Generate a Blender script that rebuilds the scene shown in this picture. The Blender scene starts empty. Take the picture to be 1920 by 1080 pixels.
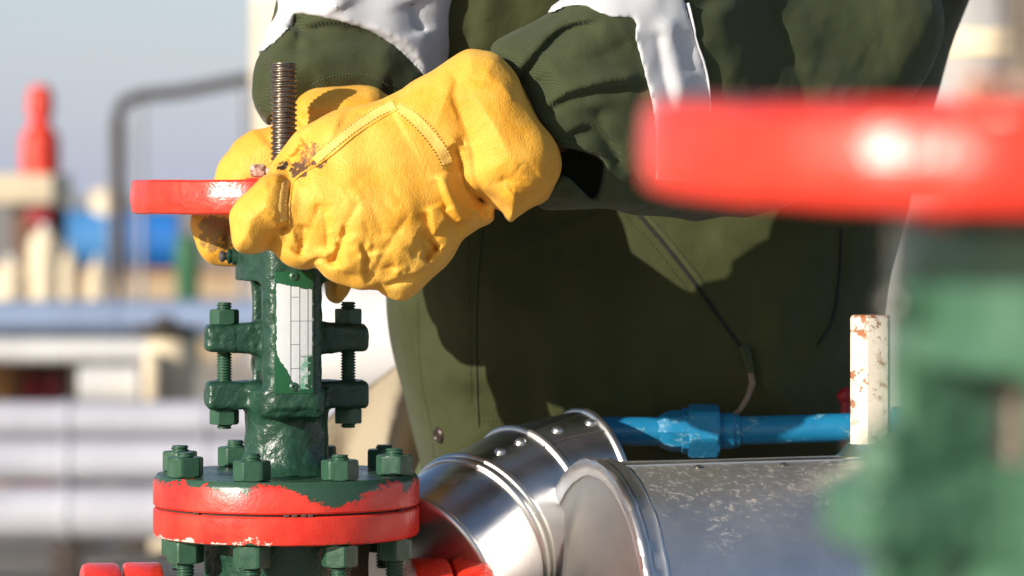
import bpy, bmesh, math, random
import numpy as np
from mathutils import Vector, Matrix
from mathutils.bvhtree import BVHTree
random.seed(4)
R = math.radians
SC = bpy.context.scene
COL = SC.collection
CAMZ = 1.25

# ------------------------------------------------------------------ scene tools
def W(px, py, y):
    d = y + 3.0
    return Vector(((px-960)/7200*d, y, CAMZ-(py-360)/7200*d))

def tag(o, label=None, cat=None, group=None, kind=None):
    if label: o['label'] = label
    if cat: o['category'] = cat
    if group: o['group'] = group
    if kind: o['kind'] = kind
    return o

def empty(name, loc=(0, 0, 0), rz=0, label=None, cat=None, group=None):
    o = bpy.data.objects.new(name, None); COL.objects.link(o)
    o.location = loc; o.rotation_euler = (0, 0, rz); o.empty_display_size = .05
    return tag(o, label, cat, group)

def mkobj(name, verts, faces, mat, parent=None, sharp=35, smooth=True, world=False):
    me = bpy.data.meshes.new(name)
    me.from_pydata([tuple(v) for v in verts], [], [tuple(f) for f in faces])
    me.materials.append(mat)
    if smooth:
        me.polygons.foreach_set('use_smooth', [True]*len(me.polygons))
        if sharp: me.set_sharp_from_angle(angle=R(sharp))
    me.update()
    o = bpy.data.objects.new(name, me); COL.objects.link(o)
    if parent:
        o.parent = parent
        if world:
            bpy.context.view_layer.update()
            o.matrix_parent_inverse = parent.matrix_world.inverted()
    return o

class MB:
    """collects simple shapes and links them as ONE mesh"""
    def __init__(s): s.v = []; s.f = []; s.M = Matrix.Identity(4)
    def add(s, vs, fs, M=None):
        n = len(s.v); T = s.M @ M if M is not None else s.M
        s.v += [T @ Vector(v) for v in vs]; s.f += [tuple(i+n for i in f) for f in fs]
        return s
    def lathe(s, prof, seg=48, M=None, rad=None):
        vs = []; fs = []
        for (r, z) in prof:
            for k in range(seg):
                a = 2*math.pi*k/seg
                rr = rad(a, r, z) if rad else r
                vs.append((rr*math.cos(a), rr*math.sin(a), z))
        for i in range(len(prof)-1):
            for k in range(seg):
                k2 = (k+1) % seg
                fs.append((i*seg+k, i*seg+k2, (i+1)*seg+k2, (i+1)*seg+k))
        fs.append(tuple(range(seg))[::-1]); n = (len(prof)-1)*seg
        fs.append(tuple(n+k for k in range(seg)))
        return s.add(vs, fs, M)
    def box(s, c, sz, bev=0, M=None, seg=2):
        bm = bmesh.new(); bmesh.ops.create_cube(bm, size=1)
        for v in bm.verts: v.co = Vector((v.co.x*sz[0]+c[0], v.co.y*sz[1]+c[1], v.co.z*sz[2]+c[2]))
        if bev: bmesh.ops.bevel(bm, geom=bm.edges[:], offset=bev, segments=seg, affect='EDGES', profile=.5)
        bm.verts.index_update()
        s.add([v.co.copy() for v in bm.verts], [[v.index for v in f.verts] for f in bm.faces], M); bm.free()
        return s
    def tube(s, pts, r, seg=12, closed=False):
        pts = [Vector(p) for p in pts]; n = len(pts); vs = []; fs = []
        rs = r if isinstance(r, (list, tuple)) else [r]*n
        up = None
        for i, p in enumerate(pts):
            a = pts[(i-1) % n] if (closed or i) else p
            b = pts[(i+1) % n] if (closed or i < n-1) else p
            t = (b-a).normalized()
            if up is None: up = Vector((0, 0, 1)) if abs(t.z) < .9 else Vector((1, 0, 0))
            x = t.cross(up).normalized(); up = x.cross(t).normalized()
            for k in range(seg):
                an = 2*math.pi*k/seg
                vs.append(p + (x*math.cos(an)+up*math.sin(an))*rs[i])
        m = n if closed else n-1
        for i in range(m):
            j = (i+1) % n
            for k in range(seg):
                k2 = (k+1) % seg
                fs.append((i*seg+k, i*seg+k2, j*seg+k2, j*seg+k))
        if not closed:
            fs.append(tuple(range(seg))[::-1]); fs.append(tuple((n-1)*seg+k for k in range(seg)))
        return s.add(vs, fs)
    def build(s, name, mat, parent=None, sharp=35, **k): return mkobj(name, s.v, s.f, mat, parent, sharp, **k)

def axisM(p, d):
    """matrix whose local Z points along d, at p"""
    d = Vector(d).normalized()
    return Matrix.Translation(Vector(p)) @ d.to_track_quat('Z', 'Y').to_matrix().to_4x4()

def nut_into(mb, p, Rn, h, yaw=0, ch=.12):
    c = Rn*ch
    def rad(a, r, z):
        th = (a - yaw) % (math.pi/3) - math.pi/6
        hexr = Rn*math.cos(math.pi/6)/math.cos(th)
        return min(hexr, r)
    prof = [(Rn*.90, 0), (Rn*.97, c*.5), (Rn*2, c), (Rn*2, h-c), (Rn*.965, h-c*.5), (Rn*.87, h)]
    mb.lathe(prof, 60, Matrix.Translation(p), rad)

def thread_into(mb, p, r, L, pitch, depth, seg=28, per=7, square=1.6):
    vs = []; fs = []; n = max(2, int(L/pitch*per))
    for i in range(n+1):
        z = L*i/n
        for k in range(seg):
            a = k/seg; ph = (z/pitch - a)*2*math.pi
            w = max(-1, min(1, math.sin(ph)*square))
            e = min(1, (L-z)/(pitch*.6), (z+.0001)/(pitch*.5))
            rr = r - depth*.5 + depth*.5*w*max(0, e) - depth*.4*(1-max(0, e))
            vs.append((rr*math.cos(2*math.pi*a), rr*math.sin(2*math.pi*a), z))
    for i in range(n):
        for k in range(seg):
            k2 = (k+1) % seg
            fs.append((i*seg+k, i*seg+k2, (i+1)*seg+k2, (i+1)*seg+k))
    fs.append(tuple(range(seg))[::-1]); fs.append(tuple(n*seg+k for k in range(seg)))
    mb.add(vs, fs, Matrix.Translation(p))

# ------------------------------------------------------------------ implicit surfaces
class Grid:
    def __init__(s, lo, hi, h):
        s.lo = np.array(lo, float); s.h = h
        s.n = [int(math.ceil((b-a)/h))+1 for a, b in zip(lo, hi)]
        ax = [(s.lo[i]+h*np.arange(s.n[i])).astype(np.float32) for i in range(3)]
        s.X = ax[0][:, None, None]; s.Y = ax[1][None, :, None]; s.Z = ax[2][None, None, :]

def catmull(p, n=5, closed=True):
    p = [np.array(q, float) for q in p]; out = []; m = len(p)
    for i in range(m if closed else m-1):
        if closed: a, b, c, d = p[i-1], p[i], p[(i+1) % m], p[(i+2) % m]
        else: a, b, c, d = p[max(i-1, 0)], p[i], p[i+1], p[min(i+2, m-1)]
        for k in range(n):
            t = k/n
            out.append(.5*((2*b)+(-a+c)*t+(2*a-5*b+4*c-d)*t*t+(-a+3*b-3*c+d)*t**3))
    if not closed: out.append(p[-1])
    return out

def px2xz(pts, y):
    d = y+3
    return [np.array(((p[0]-960)/7200*d, CAMZ-(p[1]-360)/7200*d)) for p in pts]

def poly2d(g, pts, y, n=5):
    P = px2xz(catmull(pts, n) if n > 1 else pts, y)
    X = g.X[:, 0, :]; Z = g.Z[:, 0, :]
    best = np.full((g.n[0], g.n[2]), 1e9, np.float32); sgn = np.zeros((g.n[0], g.n[2]), bool)
    for i in range(len(P)):
        a = P[i-1]; b = P[i]; ex, ez = b-a
        wx = X-a[0]; wz = Z-a[1]
        t = np.clip((wx*ex+wz*ez)/max(ex*ex+ez*ez, 1e-12), 0, 1)
        best = np.minimum(best, (wx-ex*t)**2+(wz-ez*t)**2)
        c = ((a[1] > Z) != (b[1] > Z))
        if abs(ez) > 1e-12: sgn ^= c & (X < ex*(Z-a[1])/ez+a[0])
    return (np.where(sgn, -1, 1)*np.sqrt(best)).astype(np.float32)[:, None, :]

def line2d(g, pts, y, n=5, taper=True):
    """distance to a polyline and weight that fades at both ends"""
    P = px2xz(catmull(pts, n, False), y); X = g.X[:, 0, :]; Z = g.Z[:, 0, :]
    best = np.full((g.n[0], g.n[2]), 1e9, np.float32); par = np.zeros_like(best); sd = np.zeros_like(best)
    for i in range(len(P)-1):
        a = P[i]; b = P[i+1]; ex, ez = b-a; wx = X-a[0]; wz = Z-a[1]
        t = np.clip((wx*ex+wz*ez)/max(ex*ex+ez*ez, 1e-12), 0, 1)
        d = (wx-ex*t)**2+(wz-ez*t)**2; m = d < best
        best = np.where(m, d, best); par = np.where(m, (i+t)/(len(P)-1), par); sd = np.where(m, np.sign(wx*ez-wz*ex), sd)
    wgt = np.clip(np.sin(np.pi*np.clip(par, .0, 1))*2.2, 0, 1) if taper else 1.0
    return np.sqrt(best)[:, None, :], (wgt*np.ones_like(best))[:, None, :], sd[:, None, :]

def ctrl(g, pts, y, sig):
    num = 0; den = 1e-9
    X = g.X[:, 0, :]; Z = g.Z[:, 0, :]
    for (px, py, v) in pts:
        (cx, cz), = px2xz([(px, py)], y)
        w = np.exp(-((X-cx)**2+(Z-cz)**2)/(2*sig*sig))+1e-7; num = num+w*v; den = den+w
    return (num/den).astype(np.float32)[:, None, :]

def rext(g, d2, yc, T, Rr):
    qx = d2+Rr; qy = np.abs(g.Y-yc)-T+Rr
    return np.minimum(np.maximum(qx, qy), 0)+np.sqrt(np.maximum(qx, 0)**2+np.maximum(qy, 0)**2)-Rr

def smin(a, b, k):
    h = np.maximum(k-np.abs(a-b), 0)/k
    return np.minimum(a, b)-h*h*k*.25
def smax(a, b, k): return -smin(-a, -b, k)

def capsule(g, a, b, ra, rb=None):
    rb = ra if rb is None else rb
    a = np.array(a, float); b = np.array(b, float); e = b-a; L = float(e@e)+1e-12
    t = np.clip(((g.X-a[0])*e[0]+(g.Y-a[1])*e[1]+(g.Z-a[2])*e[2])/L, 0, 1)
    return np.sqrt((g.X-a[0]-e[0]*t)**2+(g.Y-a[1]-e[1]*t)**2+(g.Z-a[2]-e[2]*t)**2)-(ra+(rb-ra)*t)

def boxf(g, c, hs, r):
    qx = np.abs(g.X-c[0])-hs[0]+r; qy = np.abs(g.Y-c[1])-hs[1]+r; qz = np.abs(g.Z-c[2])-hs[2]+r
    return np.sqrt(np.maximum(qx, 0)**2+np.maximum(qy, 0)**2+np.maximum(qz, 0)**2)+np.minimum(np.maximum(qx, np.maximum(qy, qz)), 0)-r

def fbm(g, sc, amp, seed=0, octv=3, two_d=False):
    rs = np.random.RandomState(seed); out = 0
    for o in range(octv):
        for k in range(5):
            d = rs.normal(size=3); d /= np.linalg.norm(d); f = 2*math.pi/sc*(1.9**o)*rs.uniform(.7, 1.3)
            out = out + amp/(1.9**o)/3*np.sin((g.X*d[0]+g.Y*d[1]*(0 if two_d else 1)+g.Z*d[2])*f+rs.uniform(0, 6.28))
    return out.astype(np.float32)

def surf(g, F):
    F = np.ascontiguousarray(np.broadcast_to(F, g.n)).astype(np.float32)
    for ax in range(3):                      # close at the border
        sl = [slice(None)]*3
        sl[ax] = 0; F[tuple(sl)] = np.maximum(F[tuple(sl)], g.h*.5)
        sl[ax] = -1; F[tuple(sl)] = np.maximum(F[tuple(sl)], g.h*.5)
    ins = F < 0
    nx, ny, nz = F.shape; cs = (nx-1, ny-1, nz-1)
    cnt = np.zeros(cs, np.int8)
    for dx in (0, 1):
        for dy in (0, 1):
            for dz in (0, 1): cnt += ins[dx:nx-1+dx, dy:ny-1+dy, dz:nz-1+dz]
    act = (cnt > 0) & (cnt < 8); I = np.argwhere(act)
    idx = np.full(cs, -1, np.int64); idx[act] = np.arange(len(I))
    acc = np.zeros((len(I), 3)); num = np.zeros(len(I))
    cor = {(a, b, c): F[I[:, 0]+a, I[:, 1]+b, I[:, 2]+c] for a in (0, 1) for b in (0, 1) for c in (0, 1)}
    for ax in range(3):
        for u in (0, 1):
            for v in (0, 1):
                c0 = [0, 0, 0]; o = [k for k in range(3) if k != ax]; c0[o[0]] = u; c0[o[1]] = v; c1 = list(c0); c1[ax] = 1
                a = cor[tuple(c0)]; b = cor[tuple(c1)]; m = (a < 0) != (b < 0)
                t = np.where(m, a/np.where(m, a-b, 1), 0)
                p = np.zeros((len(I), 3)); p[:, o[0]] = u; p[:, o[1]] = v; p[:, ax] = t
                acc[m] += p[m]; num[m] += 1
    V = g.lo+(I+acc/num[:, None])*g.h
    faces = []
    for ax in range(3):
        o = [(ax+1) % 3, (ax+2) % 3]
        a = np.take(ins, range(0, F.shape[ax]-1), ax); b = np.take(ins, range(1, F.shape[ax]), ax)
        E = np.argwhere(a != b)
        ok = (E[:, o[0]] > 0) & (E[:, o[1]] > 0) & (E[:, o[0]] < cs[o[0]]) & (E[:, o[1]] < cs[o[1]]); E = E[ok]
        flip = a[tuple(E.T)]
        q = []
        for (du, dv) in ((1, 1), (0, 1), (0, 0), (1, 0)):
            c = E.copy(); c[:, o[0]] -= du; c[:, o[1]] -= dv; q.append(idx[tuple(c.T)])
        Q = np.stack(q, 1); Q = Q[(Q >= 0).all(1)] if False else Q
        Q = np.where(flip[:, None], Q[:, ::-1], Q)
        faces.append(Q)
    Fq = np.concatenate(faces); Fq = Fq[(Fq >= 0).all(1)][:, ::-1]
    return V, Fq

def relax(V, Q, it=2, lam=.5):
    n = len(V)
    for _ in range(it):
        s = np.zeros_like(V); c = np.zeros(n)
        for k in range(4):
            a = Q[:, k]; b = Q[:, (k+1) % 4]
            for j in range(3):
                s[:, j] += np.bincount(a, V[b, j], n)+np.bincount(b, V[a, j], n)
            c += np.bincount(a, minlength=n)+np.bincount(b, minlength=n)
        V = V+lam*(s/np.maximum(c, 1)[:, None]-V)
    return V

def sdfobj(name, g, F, mat, parent=None, it=2, world=False):
    V, Q = surf(g, F); V = relax(V, Q, it)
    me = bpy.data.meshes.new(name); me.vertices.add(len(V)); me.vertices.foreach_set('co', V.astype(np.float32).ravel())
    me.loops.add(Q.size); me.loops.foreach_set('vertex_index', Q.astype(np.int32).ravel())
    me.polygons.add(len(Q)); me.polygons.foreach_set('loop_start', np.arange(0, Q.size, 4, dtype=np.int32))
    me.polygons.foreach_set('use_smooth', np.ones(len(Q), bool))
    me.materials.append(mat); me.update(calc_edges=True); me.validate()
    o = bpy.data.objects.new(name, me); COL.objects.link(o)
    if parent:
        o.parent = parent
        if world:
            bpy.context.view_layer.update(); o.matrix_parent_inverse = parent.matrix_world.inverted()
    return o

def bvh(o):
    me = o.data
    return BVHTree.FromPolygons([v.co.copy() for v in me.vertices], [tuple(p.vertices) for p in me.polygons])
CAM = Vector((0, -3, CAMZ))
def hit(tree, px, py):
    d = (W(px, py, 0)-CAM).normalized(); h = tree.ray_cast(CAM, d)
    return (h[0], h[1] if h[1].dot(d) < 0 else -h[1]) if h[0] is not None else (None, None)

def ribbon(name, tree, pts, w, lift, mat, parent, step=3.0, prof=None, edge=0.0):
    """strip of cloth lying on a surface, following pts (w in pixels)"""
    C = catmull(pts, 12, False); P = [C[0]]
    for c in C[1:]:
        if np.linalg.norm(c-P[-1]) >= step: P.append(c)
    prof = prof or [(-1, -.6), (-.9, .7), (-.3, 1), (.3, 1), (.9, .7), (1, -.6)]
    rows = []
    for i, p in enumerate(P):
        t = P[min(i+1, len(P)-1)]-P[max(i-1, 0)]; t /= np.linalg.norm(t)+1e-9; nrm = np.array((-t[1], t[0]))
        row = []; ww = w(i/(len(P)-1)) if callable(w) else w
        ww += edge*math.sin(i*1.3)
        for (u, l) in prof:
            q = p+nrm*u*ww/2; h, n = hit(tree, q[0], q[1])
            if h is None: row = None; break
            row.append(h+n*lift*l)
        if row: rows.append(row)
    m = len(prof); vs = [v for r in rows for v in r]; fs = []
    for i in range(len(rows)-1):
        if (rows[i][0]-rows[i+1][0]).length > .02: continue
        for k in range(m-1): fs.append((i*m+k, i*m+k+1, (i+1)*m+k+1, (i+1)*m+k))
    return mkobj(name, vs, fs, mat, parent, sharp=60)

def stitches(name, tree, lines, mat, parent, L=5, gap=4, r=.0005, lift=.0006):
    out = []
    for pts in lines:
        mb = MB()
        C = catmull(pts, 12, False); acc = 0; seg = []
        for a, b in zip(C[:-1], C[1:]):
            n = max(1, int(np.linalg.norm(b-a)));
            for k in range(n):
                p = a+(b-a)*k/n; acc += np.linalg.norm(b-a)/n
                if acc % (L+gap) < L: seg.append(p)
                else:
                    if len(seg) > 1:
                        q = [hit(tree, *seg[0]), hit(tree, *seg[len(seg)//2]), hit(tree, *seg[-1])]
                        if all(h[0] is not None for h in q) and (q[0][0]-q[2][0]).length < .008:
                            mb.tube([h[0]+h[1]*lift*(1 if i == 1 else .2) for i, h in enumerate(q)], r, 5)
                    seg = []
        if mb.v: out.append(mb.build(name, mat, parent, sharp=0))
    return out

# ------------------------------------------------------------------ materials
class NT:
    def __init__(s, name):
        s.m = bpy.data.materials.new(name); s.m.use_nodes = True; s.t = s.m.node_tree; s.b = s.t.nodes['Principled BSDF']
        s.tc = s.t.nodes.new('ShaderNodeTexCoord')
    def n(s, typ, **k):
        nd = s.t.nodes.new('ShaderNode'+typ)
        for a, v in k.items(): setattr(nd, a, v)
        return nd
    def L(s, a, b): s.t.links.new(a, b)
    def noise(s, sc, det=4, rough=.55, co='Object', dist=0, scale=None):
        nd = s.n('TexNoise'); nd.inputs['Scale'].default_value = sc; nd.inputs['Detail'].default_value = det
        nd.inputs['Roughness'].default_value = rough; nd.inputs['Distortion'].default_value = dist
        if scale:
            mp = s.n('Mapping'); mp.inputs['Scale'].default_value = scale; s.L(s.tc.outputs[co], mp.inputs[0]); s.L(mp.outputs[0], nd.inputs['Vector'])
        else: s.L(s.tc.outputs[co], nd.inputs['Vector'])
        return nd.outputs['Fac']
    def ramp(s, fac, stops):
        r = s.n('ValToRGB'); el = r.color_ramp.elements
        while len(el) < len(stops): el.new(.5)
        for e, (p, c) in zip(el, stops):
            e.position = p; e.color = (c, c, c, 1) if isinstance(c, (int, float)) else (*c, 1)
        s.L(fac, r.inputs[0]); return r.outputs[0]
    def mix(s, fac, a, b):
        m = s.n('Mix', data_type='RGBA')
        for v, i in ((a, 6), (b, 7)):
            if isinstance(v, tuple): m.inputs[i].default_value = (*v, 1)
            else: s.L(v, m.inputs[i])
        if isinstance(fac, (int, float)): m.inputs[0].default_value = fac
        else: s.L(fac, m.inputs[0])
        return m.outputs[2]
    def math(s, op, a, b=0, c=None):
        m = s.n('Math', operation=op)
        for i, v in enumerate((a, b) if c is None else (a, b, c)):
            if isinstance(v, (int, float)): m.inputs[i].default_value = v
            else: s.L(v, m.inputs[i])
        return m.outputs[0]
    def xyz(s, co='Object'):
        x = s.n('SeparateXYZ'); s.L(s.tc.outputs[co], x.inputs[0]); return x.outputs
    def bump(s, layers):
        prev = None
        for (h, dist, st) in layers:
            b = s.n('Bump'); b.inputs['Distance'].default_value = dist; b.inputs['Strength'].default_value = st
            s.L(h, b.inputs['Height'])
            if prev: s.L(prev, b.inputs['Normal'])
            prev = b.outputs[0]
        s.L(prev, s.b.inputs['Normal'])
    def set(s, col=None, rough=None, metal=None, coat=None, spec=None, sheen=None):
        for v, k in ((col, 'Base Color'), (rough, 'Roughness'), (metal, 'Metallic'), (coat, 'Coat Weight'), (spec, 'Specular IOR Level'), (sheen, 'Sheen Weight')):
            if v is None: continue
            if isinstance(v, tuple): s.b.inputs[k].default_value = (*v, 1)
            elif isinstance(v, (int, float)): s.b.inputs[k].default_value = v
            else: s.L(v, s.b.inputs[k])
        return s.m

def paint(name, c1, c2, lump=1.0, rough=.3, wear=None, wc=(.25, .1, .04)):
    t = NT(name); n1 = t.noise(60, 5); col = t.mix(t.ramp(n1, [(.3, 0.), (.7, 1.)]), c1, c2)
    if wear: col = t.mix(t.ramp(t.noise(90, 6, .7), [(wear, 0.), (wear+.03, 1.)]), col, wc)
    t.bump([(t.noise(160, 3, .5), .0012*lump, .8), (t.noise(700, 2, .5), .0003*lump, .6)])
    rg = t.ramp(t.noise(120, 4), [(.3, rough*.75), (.75, min(1, rough*1.5))])
    return t.set(col, rg)

M = {}
M['green'] = paint('green_paint', (.011, .042, .026), (.017, .062, .035), 1.5, .31, .70, (.05, .045, .03))
M['greennut'] = paint('green_nut_paint', (.018, .065, .036), (.03, .09, .05), .35, .38, .69, (.06, .05, .03))
M['cleannut'] = paint('green_nut_paint_clean', (.018, .065, .036), (.028, .085, .046), .35, .34)
M['red'] = paint('red_paint', (.70, .030, .016), (.80, .050, .022), .5, .24)

def flange_paint():
    t = NT('red_green_flange_paint'); x = t.xyz()
    edge = t.noise(95, 8, .72, dist=.8, scale=(1, 1, 1.6))
    red = t.mix(t.ramp(t.noise(35, 5), [(.3, 0.), (.75, 1.)]), (.62, .02, .014), (.76, .06, .035))
    scr = t.ramp(t.noise(150, 6, .7, scale=(1, 1, 4)), [(.66, 0.), (.7, 1.)])
    red = t.mix(scr, red, (.52, .12, .07))
    grn = t.mix(t.noise(80, 4), (.02, .06, .035), (.035, .085, .05))
    # green coat laps over the top rim and, patchily, over the lower rim
    lowf = t.math('MULTIPLY', t.math('SUBTRACT', edge, .47), .030)
    def hump(c_, w_, a_): return t.math('MULTIPLY', t.math('EXPONENT', t.math('MULTIPLY', t.math('POWER', t.math('ABSOLUTE', t.math('DIVIDE', t.math('SUBTRACT', x[0], c_), w_)), 2.6), -1)), a_)
    swell = t.math('ADD', hump(.028, .026, .0155), t.math('ADD', hump(-.050, .013, .0050), hump(.088, .004, .009)))
    ztop = t.math('SUBTRACT', .0238, swell)
    gt = t.math('GREATER_THAN', t.math('ADD', x[2], lowf), t.math('SUBTRACT', ztop, .0015))
    zl = t.math('ADD', -.0252, t.math('MULTIPLY', t.math('SUBTRACT', t.noise(30, 6, .7), .47), .03))
    gb = t.math('LESS_THAN', x[2], zl)
    wht = t.math('MULTIPLY', t.math('LESS_THAN', x[2], t.math('ADD', zl, .0035)), t.math('LESS_THAN', x[0], -.02))
    wht = t.math('MULTIPLY', wht, t.math('GREATER_THAN', t.noise(160, 5, .7), .47))
    c = t.mix(wht, red, (.62, .58, .5)); c = t.mix(t.math('MAXIMUM', gt, gb), c, grn)
    rust = t.ramp(t.noise(120, 5, .7), [(.7, 0.), (.74, 1.)])
    c = t.mix(t.math('MULTIPLY', rust, .6), c, (.2, .07, .03))
    t.bump([(t.noise(60, 4, .5), .0012, .55), (t.noise(500, 3, .6), .0004, .5), (gt, .0006, 1)])
    return t.set(c, t.ramp(t.noise(90, 4), [(.3, .24), (.75, .42)]))
M['flange'] = flange_paint()

def leather(name, a, b):
    t = NT(name)
    big = t.noise(18, 4, .55); med = t.noise(60, 5, .6)
    c = t.mix(t.ramp(big, [(.35, 0.), (.7, 1.)]), a, b)
    c = t.mix(t.math('MULTIPLY', t.ramp(med, [(.5, 0.), (.8, 1.)]), .35), c, (.86, .53, .12))
    sp = t.ramp(t.noise(260, 2, .5), [(.68, 0.), (.74, 1.)])
    c = t.mix(t.math('MULTIPLY', sp, t.math('MULTIPLY', med, .7)), c, (.42, .2, .03))
    v = t.n('TexVoronoi', feature='DISTANCE_TO_EDGE'); v.inputs['Scale'].default_value = 520
    mp = t.n('Mapping'); mp.inputs['Scale'].default_value = (1, 1, .62); mp.inputs['Rotation'].default_value = (0, .6, 0)
    t.L(t.tc.outputs['Object'], mp.inputs[0]); t.L(mp.outputs[0], v.inputs['Vector'])
    wr = t.noise(70, 5, .6, dist=1.2, scale=(1.8, 1, .7))
    t.bump([(wr, .003, .22), (t.noise(30, 4, .6, dist=.8), .006, .25), (t.math('MINIMUM', t.math('MULTIPLY', v.outputs['Distance'], 3), .5), .0006, .45), (t.noise(900, 3), .0003, .5)])
    t.set(c, .56, spec=.35); t.b.inputs['Sheen Weight'].default_value = .12
    t.b.inputs['Sheen Tint'].default_value = (1, .85, .4, 1)
    return t
tl = leather('yellow_leather', (.72, .325, .020), (.80, .45, .070)); M['leather2'] = tl.m
t2 = leather('yellow_leather_stained', (.72, .325, .020), (.80, .45, .070))
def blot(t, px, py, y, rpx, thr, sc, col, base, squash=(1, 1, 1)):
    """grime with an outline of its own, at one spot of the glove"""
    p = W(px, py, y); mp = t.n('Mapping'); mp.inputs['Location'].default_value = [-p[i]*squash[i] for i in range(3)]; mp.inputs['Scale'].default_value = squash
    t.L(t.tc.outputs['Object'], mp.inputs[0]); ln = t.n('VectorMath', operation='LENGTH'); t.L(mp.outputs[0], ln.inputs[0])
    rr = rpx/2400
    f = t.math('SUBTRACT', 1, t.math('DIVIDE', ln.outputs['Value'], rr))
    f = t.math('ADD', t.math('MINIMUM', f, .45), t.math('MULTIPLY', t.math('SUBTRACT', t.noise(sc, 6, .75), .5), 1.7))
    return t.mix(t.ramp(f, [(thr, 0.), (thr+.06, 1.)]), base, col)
src = t2.b.inputs['Base Color'].links[0].from_socket
sq = (1, .15, 1)
c = blot(t2, 582, 290, -.13, 34, .36, 260, (.30, .13, .03), src, sq)
c = blot(t2, 560, 318, -.13, 24, .26, 300, (.10, .045, .02), c, sq)
c = blot(t2, 524, 308, -.15, 17, .10, 160, (.022, .014, .01), c, sq)
c = blot(t2, 507, 331, -.16, 9, .2, 240, (.04, .02, .01), c, sq)
c = blot(t2, 600, 300, -.13, 20, .28, 260, (.12, .05, .02), c, sq)
t2.L(c, t2.b.inputs['Base Color']); M['leather'] = t2.m
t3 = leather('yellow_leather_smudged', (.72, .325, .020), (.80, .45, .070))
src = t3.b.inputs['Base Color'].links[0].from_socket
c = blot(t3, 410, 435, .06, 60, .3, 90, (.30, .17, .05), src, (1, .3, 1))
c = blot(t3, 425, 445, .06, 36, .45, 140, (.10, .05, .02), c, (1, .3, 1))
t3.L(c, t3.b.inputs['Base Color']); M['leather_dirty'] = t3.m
t = leather('pale_leather_seam', (.76, .44, .085), (.80, .52, .15)); M['seam'] = t.m
t = NT('thread'); M['thread'] = t.set((.62, .42, .13), .7)
t = NT('grey_thread'); M['cloth_stitch'] = t.set((.13, .15, .10), .8)
t = NT('dark_thread'); M['dthread'] = t.set((.03, .035, .015), .8)

def cloth(name, a, b, twill=True, k=1.0):
    t = NT(name); c = t.mix(t.ramp(t.noise(14, 4), [(.3, 0.), (.7, 1.)]), a, b)
    w = t.n('TexWave'); w.inputs['Scale'].default_value = 210; w.inputs['Distortion'].default_value = .4; w.bands_direction = 'DIAGONAL'
    mp = t.n('Mapping'); mp.inputs['Rotation'].default_value = (0, .25, .2); t.L(t.tc.outputs['Object'], mp.inputs[0]); t.L(mp.outputs[0], w.inputs['Vector'])
    c = t.mix(t.math('MULTIPLY', w.outputs['Fac'], .35 if twill else .05), c, tuple(x*1.7 for x in b))
    t.bump([(t.noise(8, 3, .5, dist=.4, scale=(1, 1, 1.2)), .024*k, .5), (t.noise(45, 4, .6, dist=.6), .003*k, .4), (w.outputs['Fac'] if twill else t.noise(800, 2), .0004 if twill else .0002, .6)])
    return t.set(c, .8, spec=.25, sheen=.1)
M['cloth'] = cloth('olive_twill', (.031, .036, .0095), (.045, .051, .015), False)
M['cloth_dark'] = cloth('green_twill', (.026, .034, .0125), (.040, .049, .019))
M['lining'] = cloth('dark_lining', (.008, .009, .007), (.012, .013, .01))
t = NT('silver_tape'); t.bump([(t.noise(18, 3, .5, dist=.4), .006, .3), (t.noise(1500, 2), .0002, .5)])
M['tape'] = t.set(t.mix(t.noise(30, 4), (.44, .45, .48), (.54, .545, .565)), .62, .0)
t = NT('khaki_canvas'); t.bump([(t.noise(12, 4), .03, .5)])
sp = t.ramp(t.noise(22, 2, .4), [(.68, 0.), (.72, 1.)])
M['khaki'] = t.set(t.mix(sp, t.mix(t.noise(8, 3), (.27, .22, .15), (.36, .30, .21)), (.1, .085, .06)), .85)

t = NT('stem_steel'); g_ = t.noise(200, 4)
M['stem'] = t.set(t.mix(t.ramp(g_, [(.4, 0.), (.75, 1.)]), (.25, .22, .18), (.12, .095, .07)), .33, .85)
t = NT('black_grease'); M['black'] = t.set((.012, .011, .010), .35)
t = NT('dull_steel'); M['steel'] = t.set(t.mix(t.noise(120), (.3, .28, .26), (.16, .14, .12)), .4, .9)
t = NT('worn_cream_steel'); f = t.ramp(t.noise(260, 5, .7), [(.5, 0.), (.58, 1.)])
M['worn'] = t.set(t.mix(f, (.62, .42, .33), (.2, .08, .04)), .5)

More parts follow.
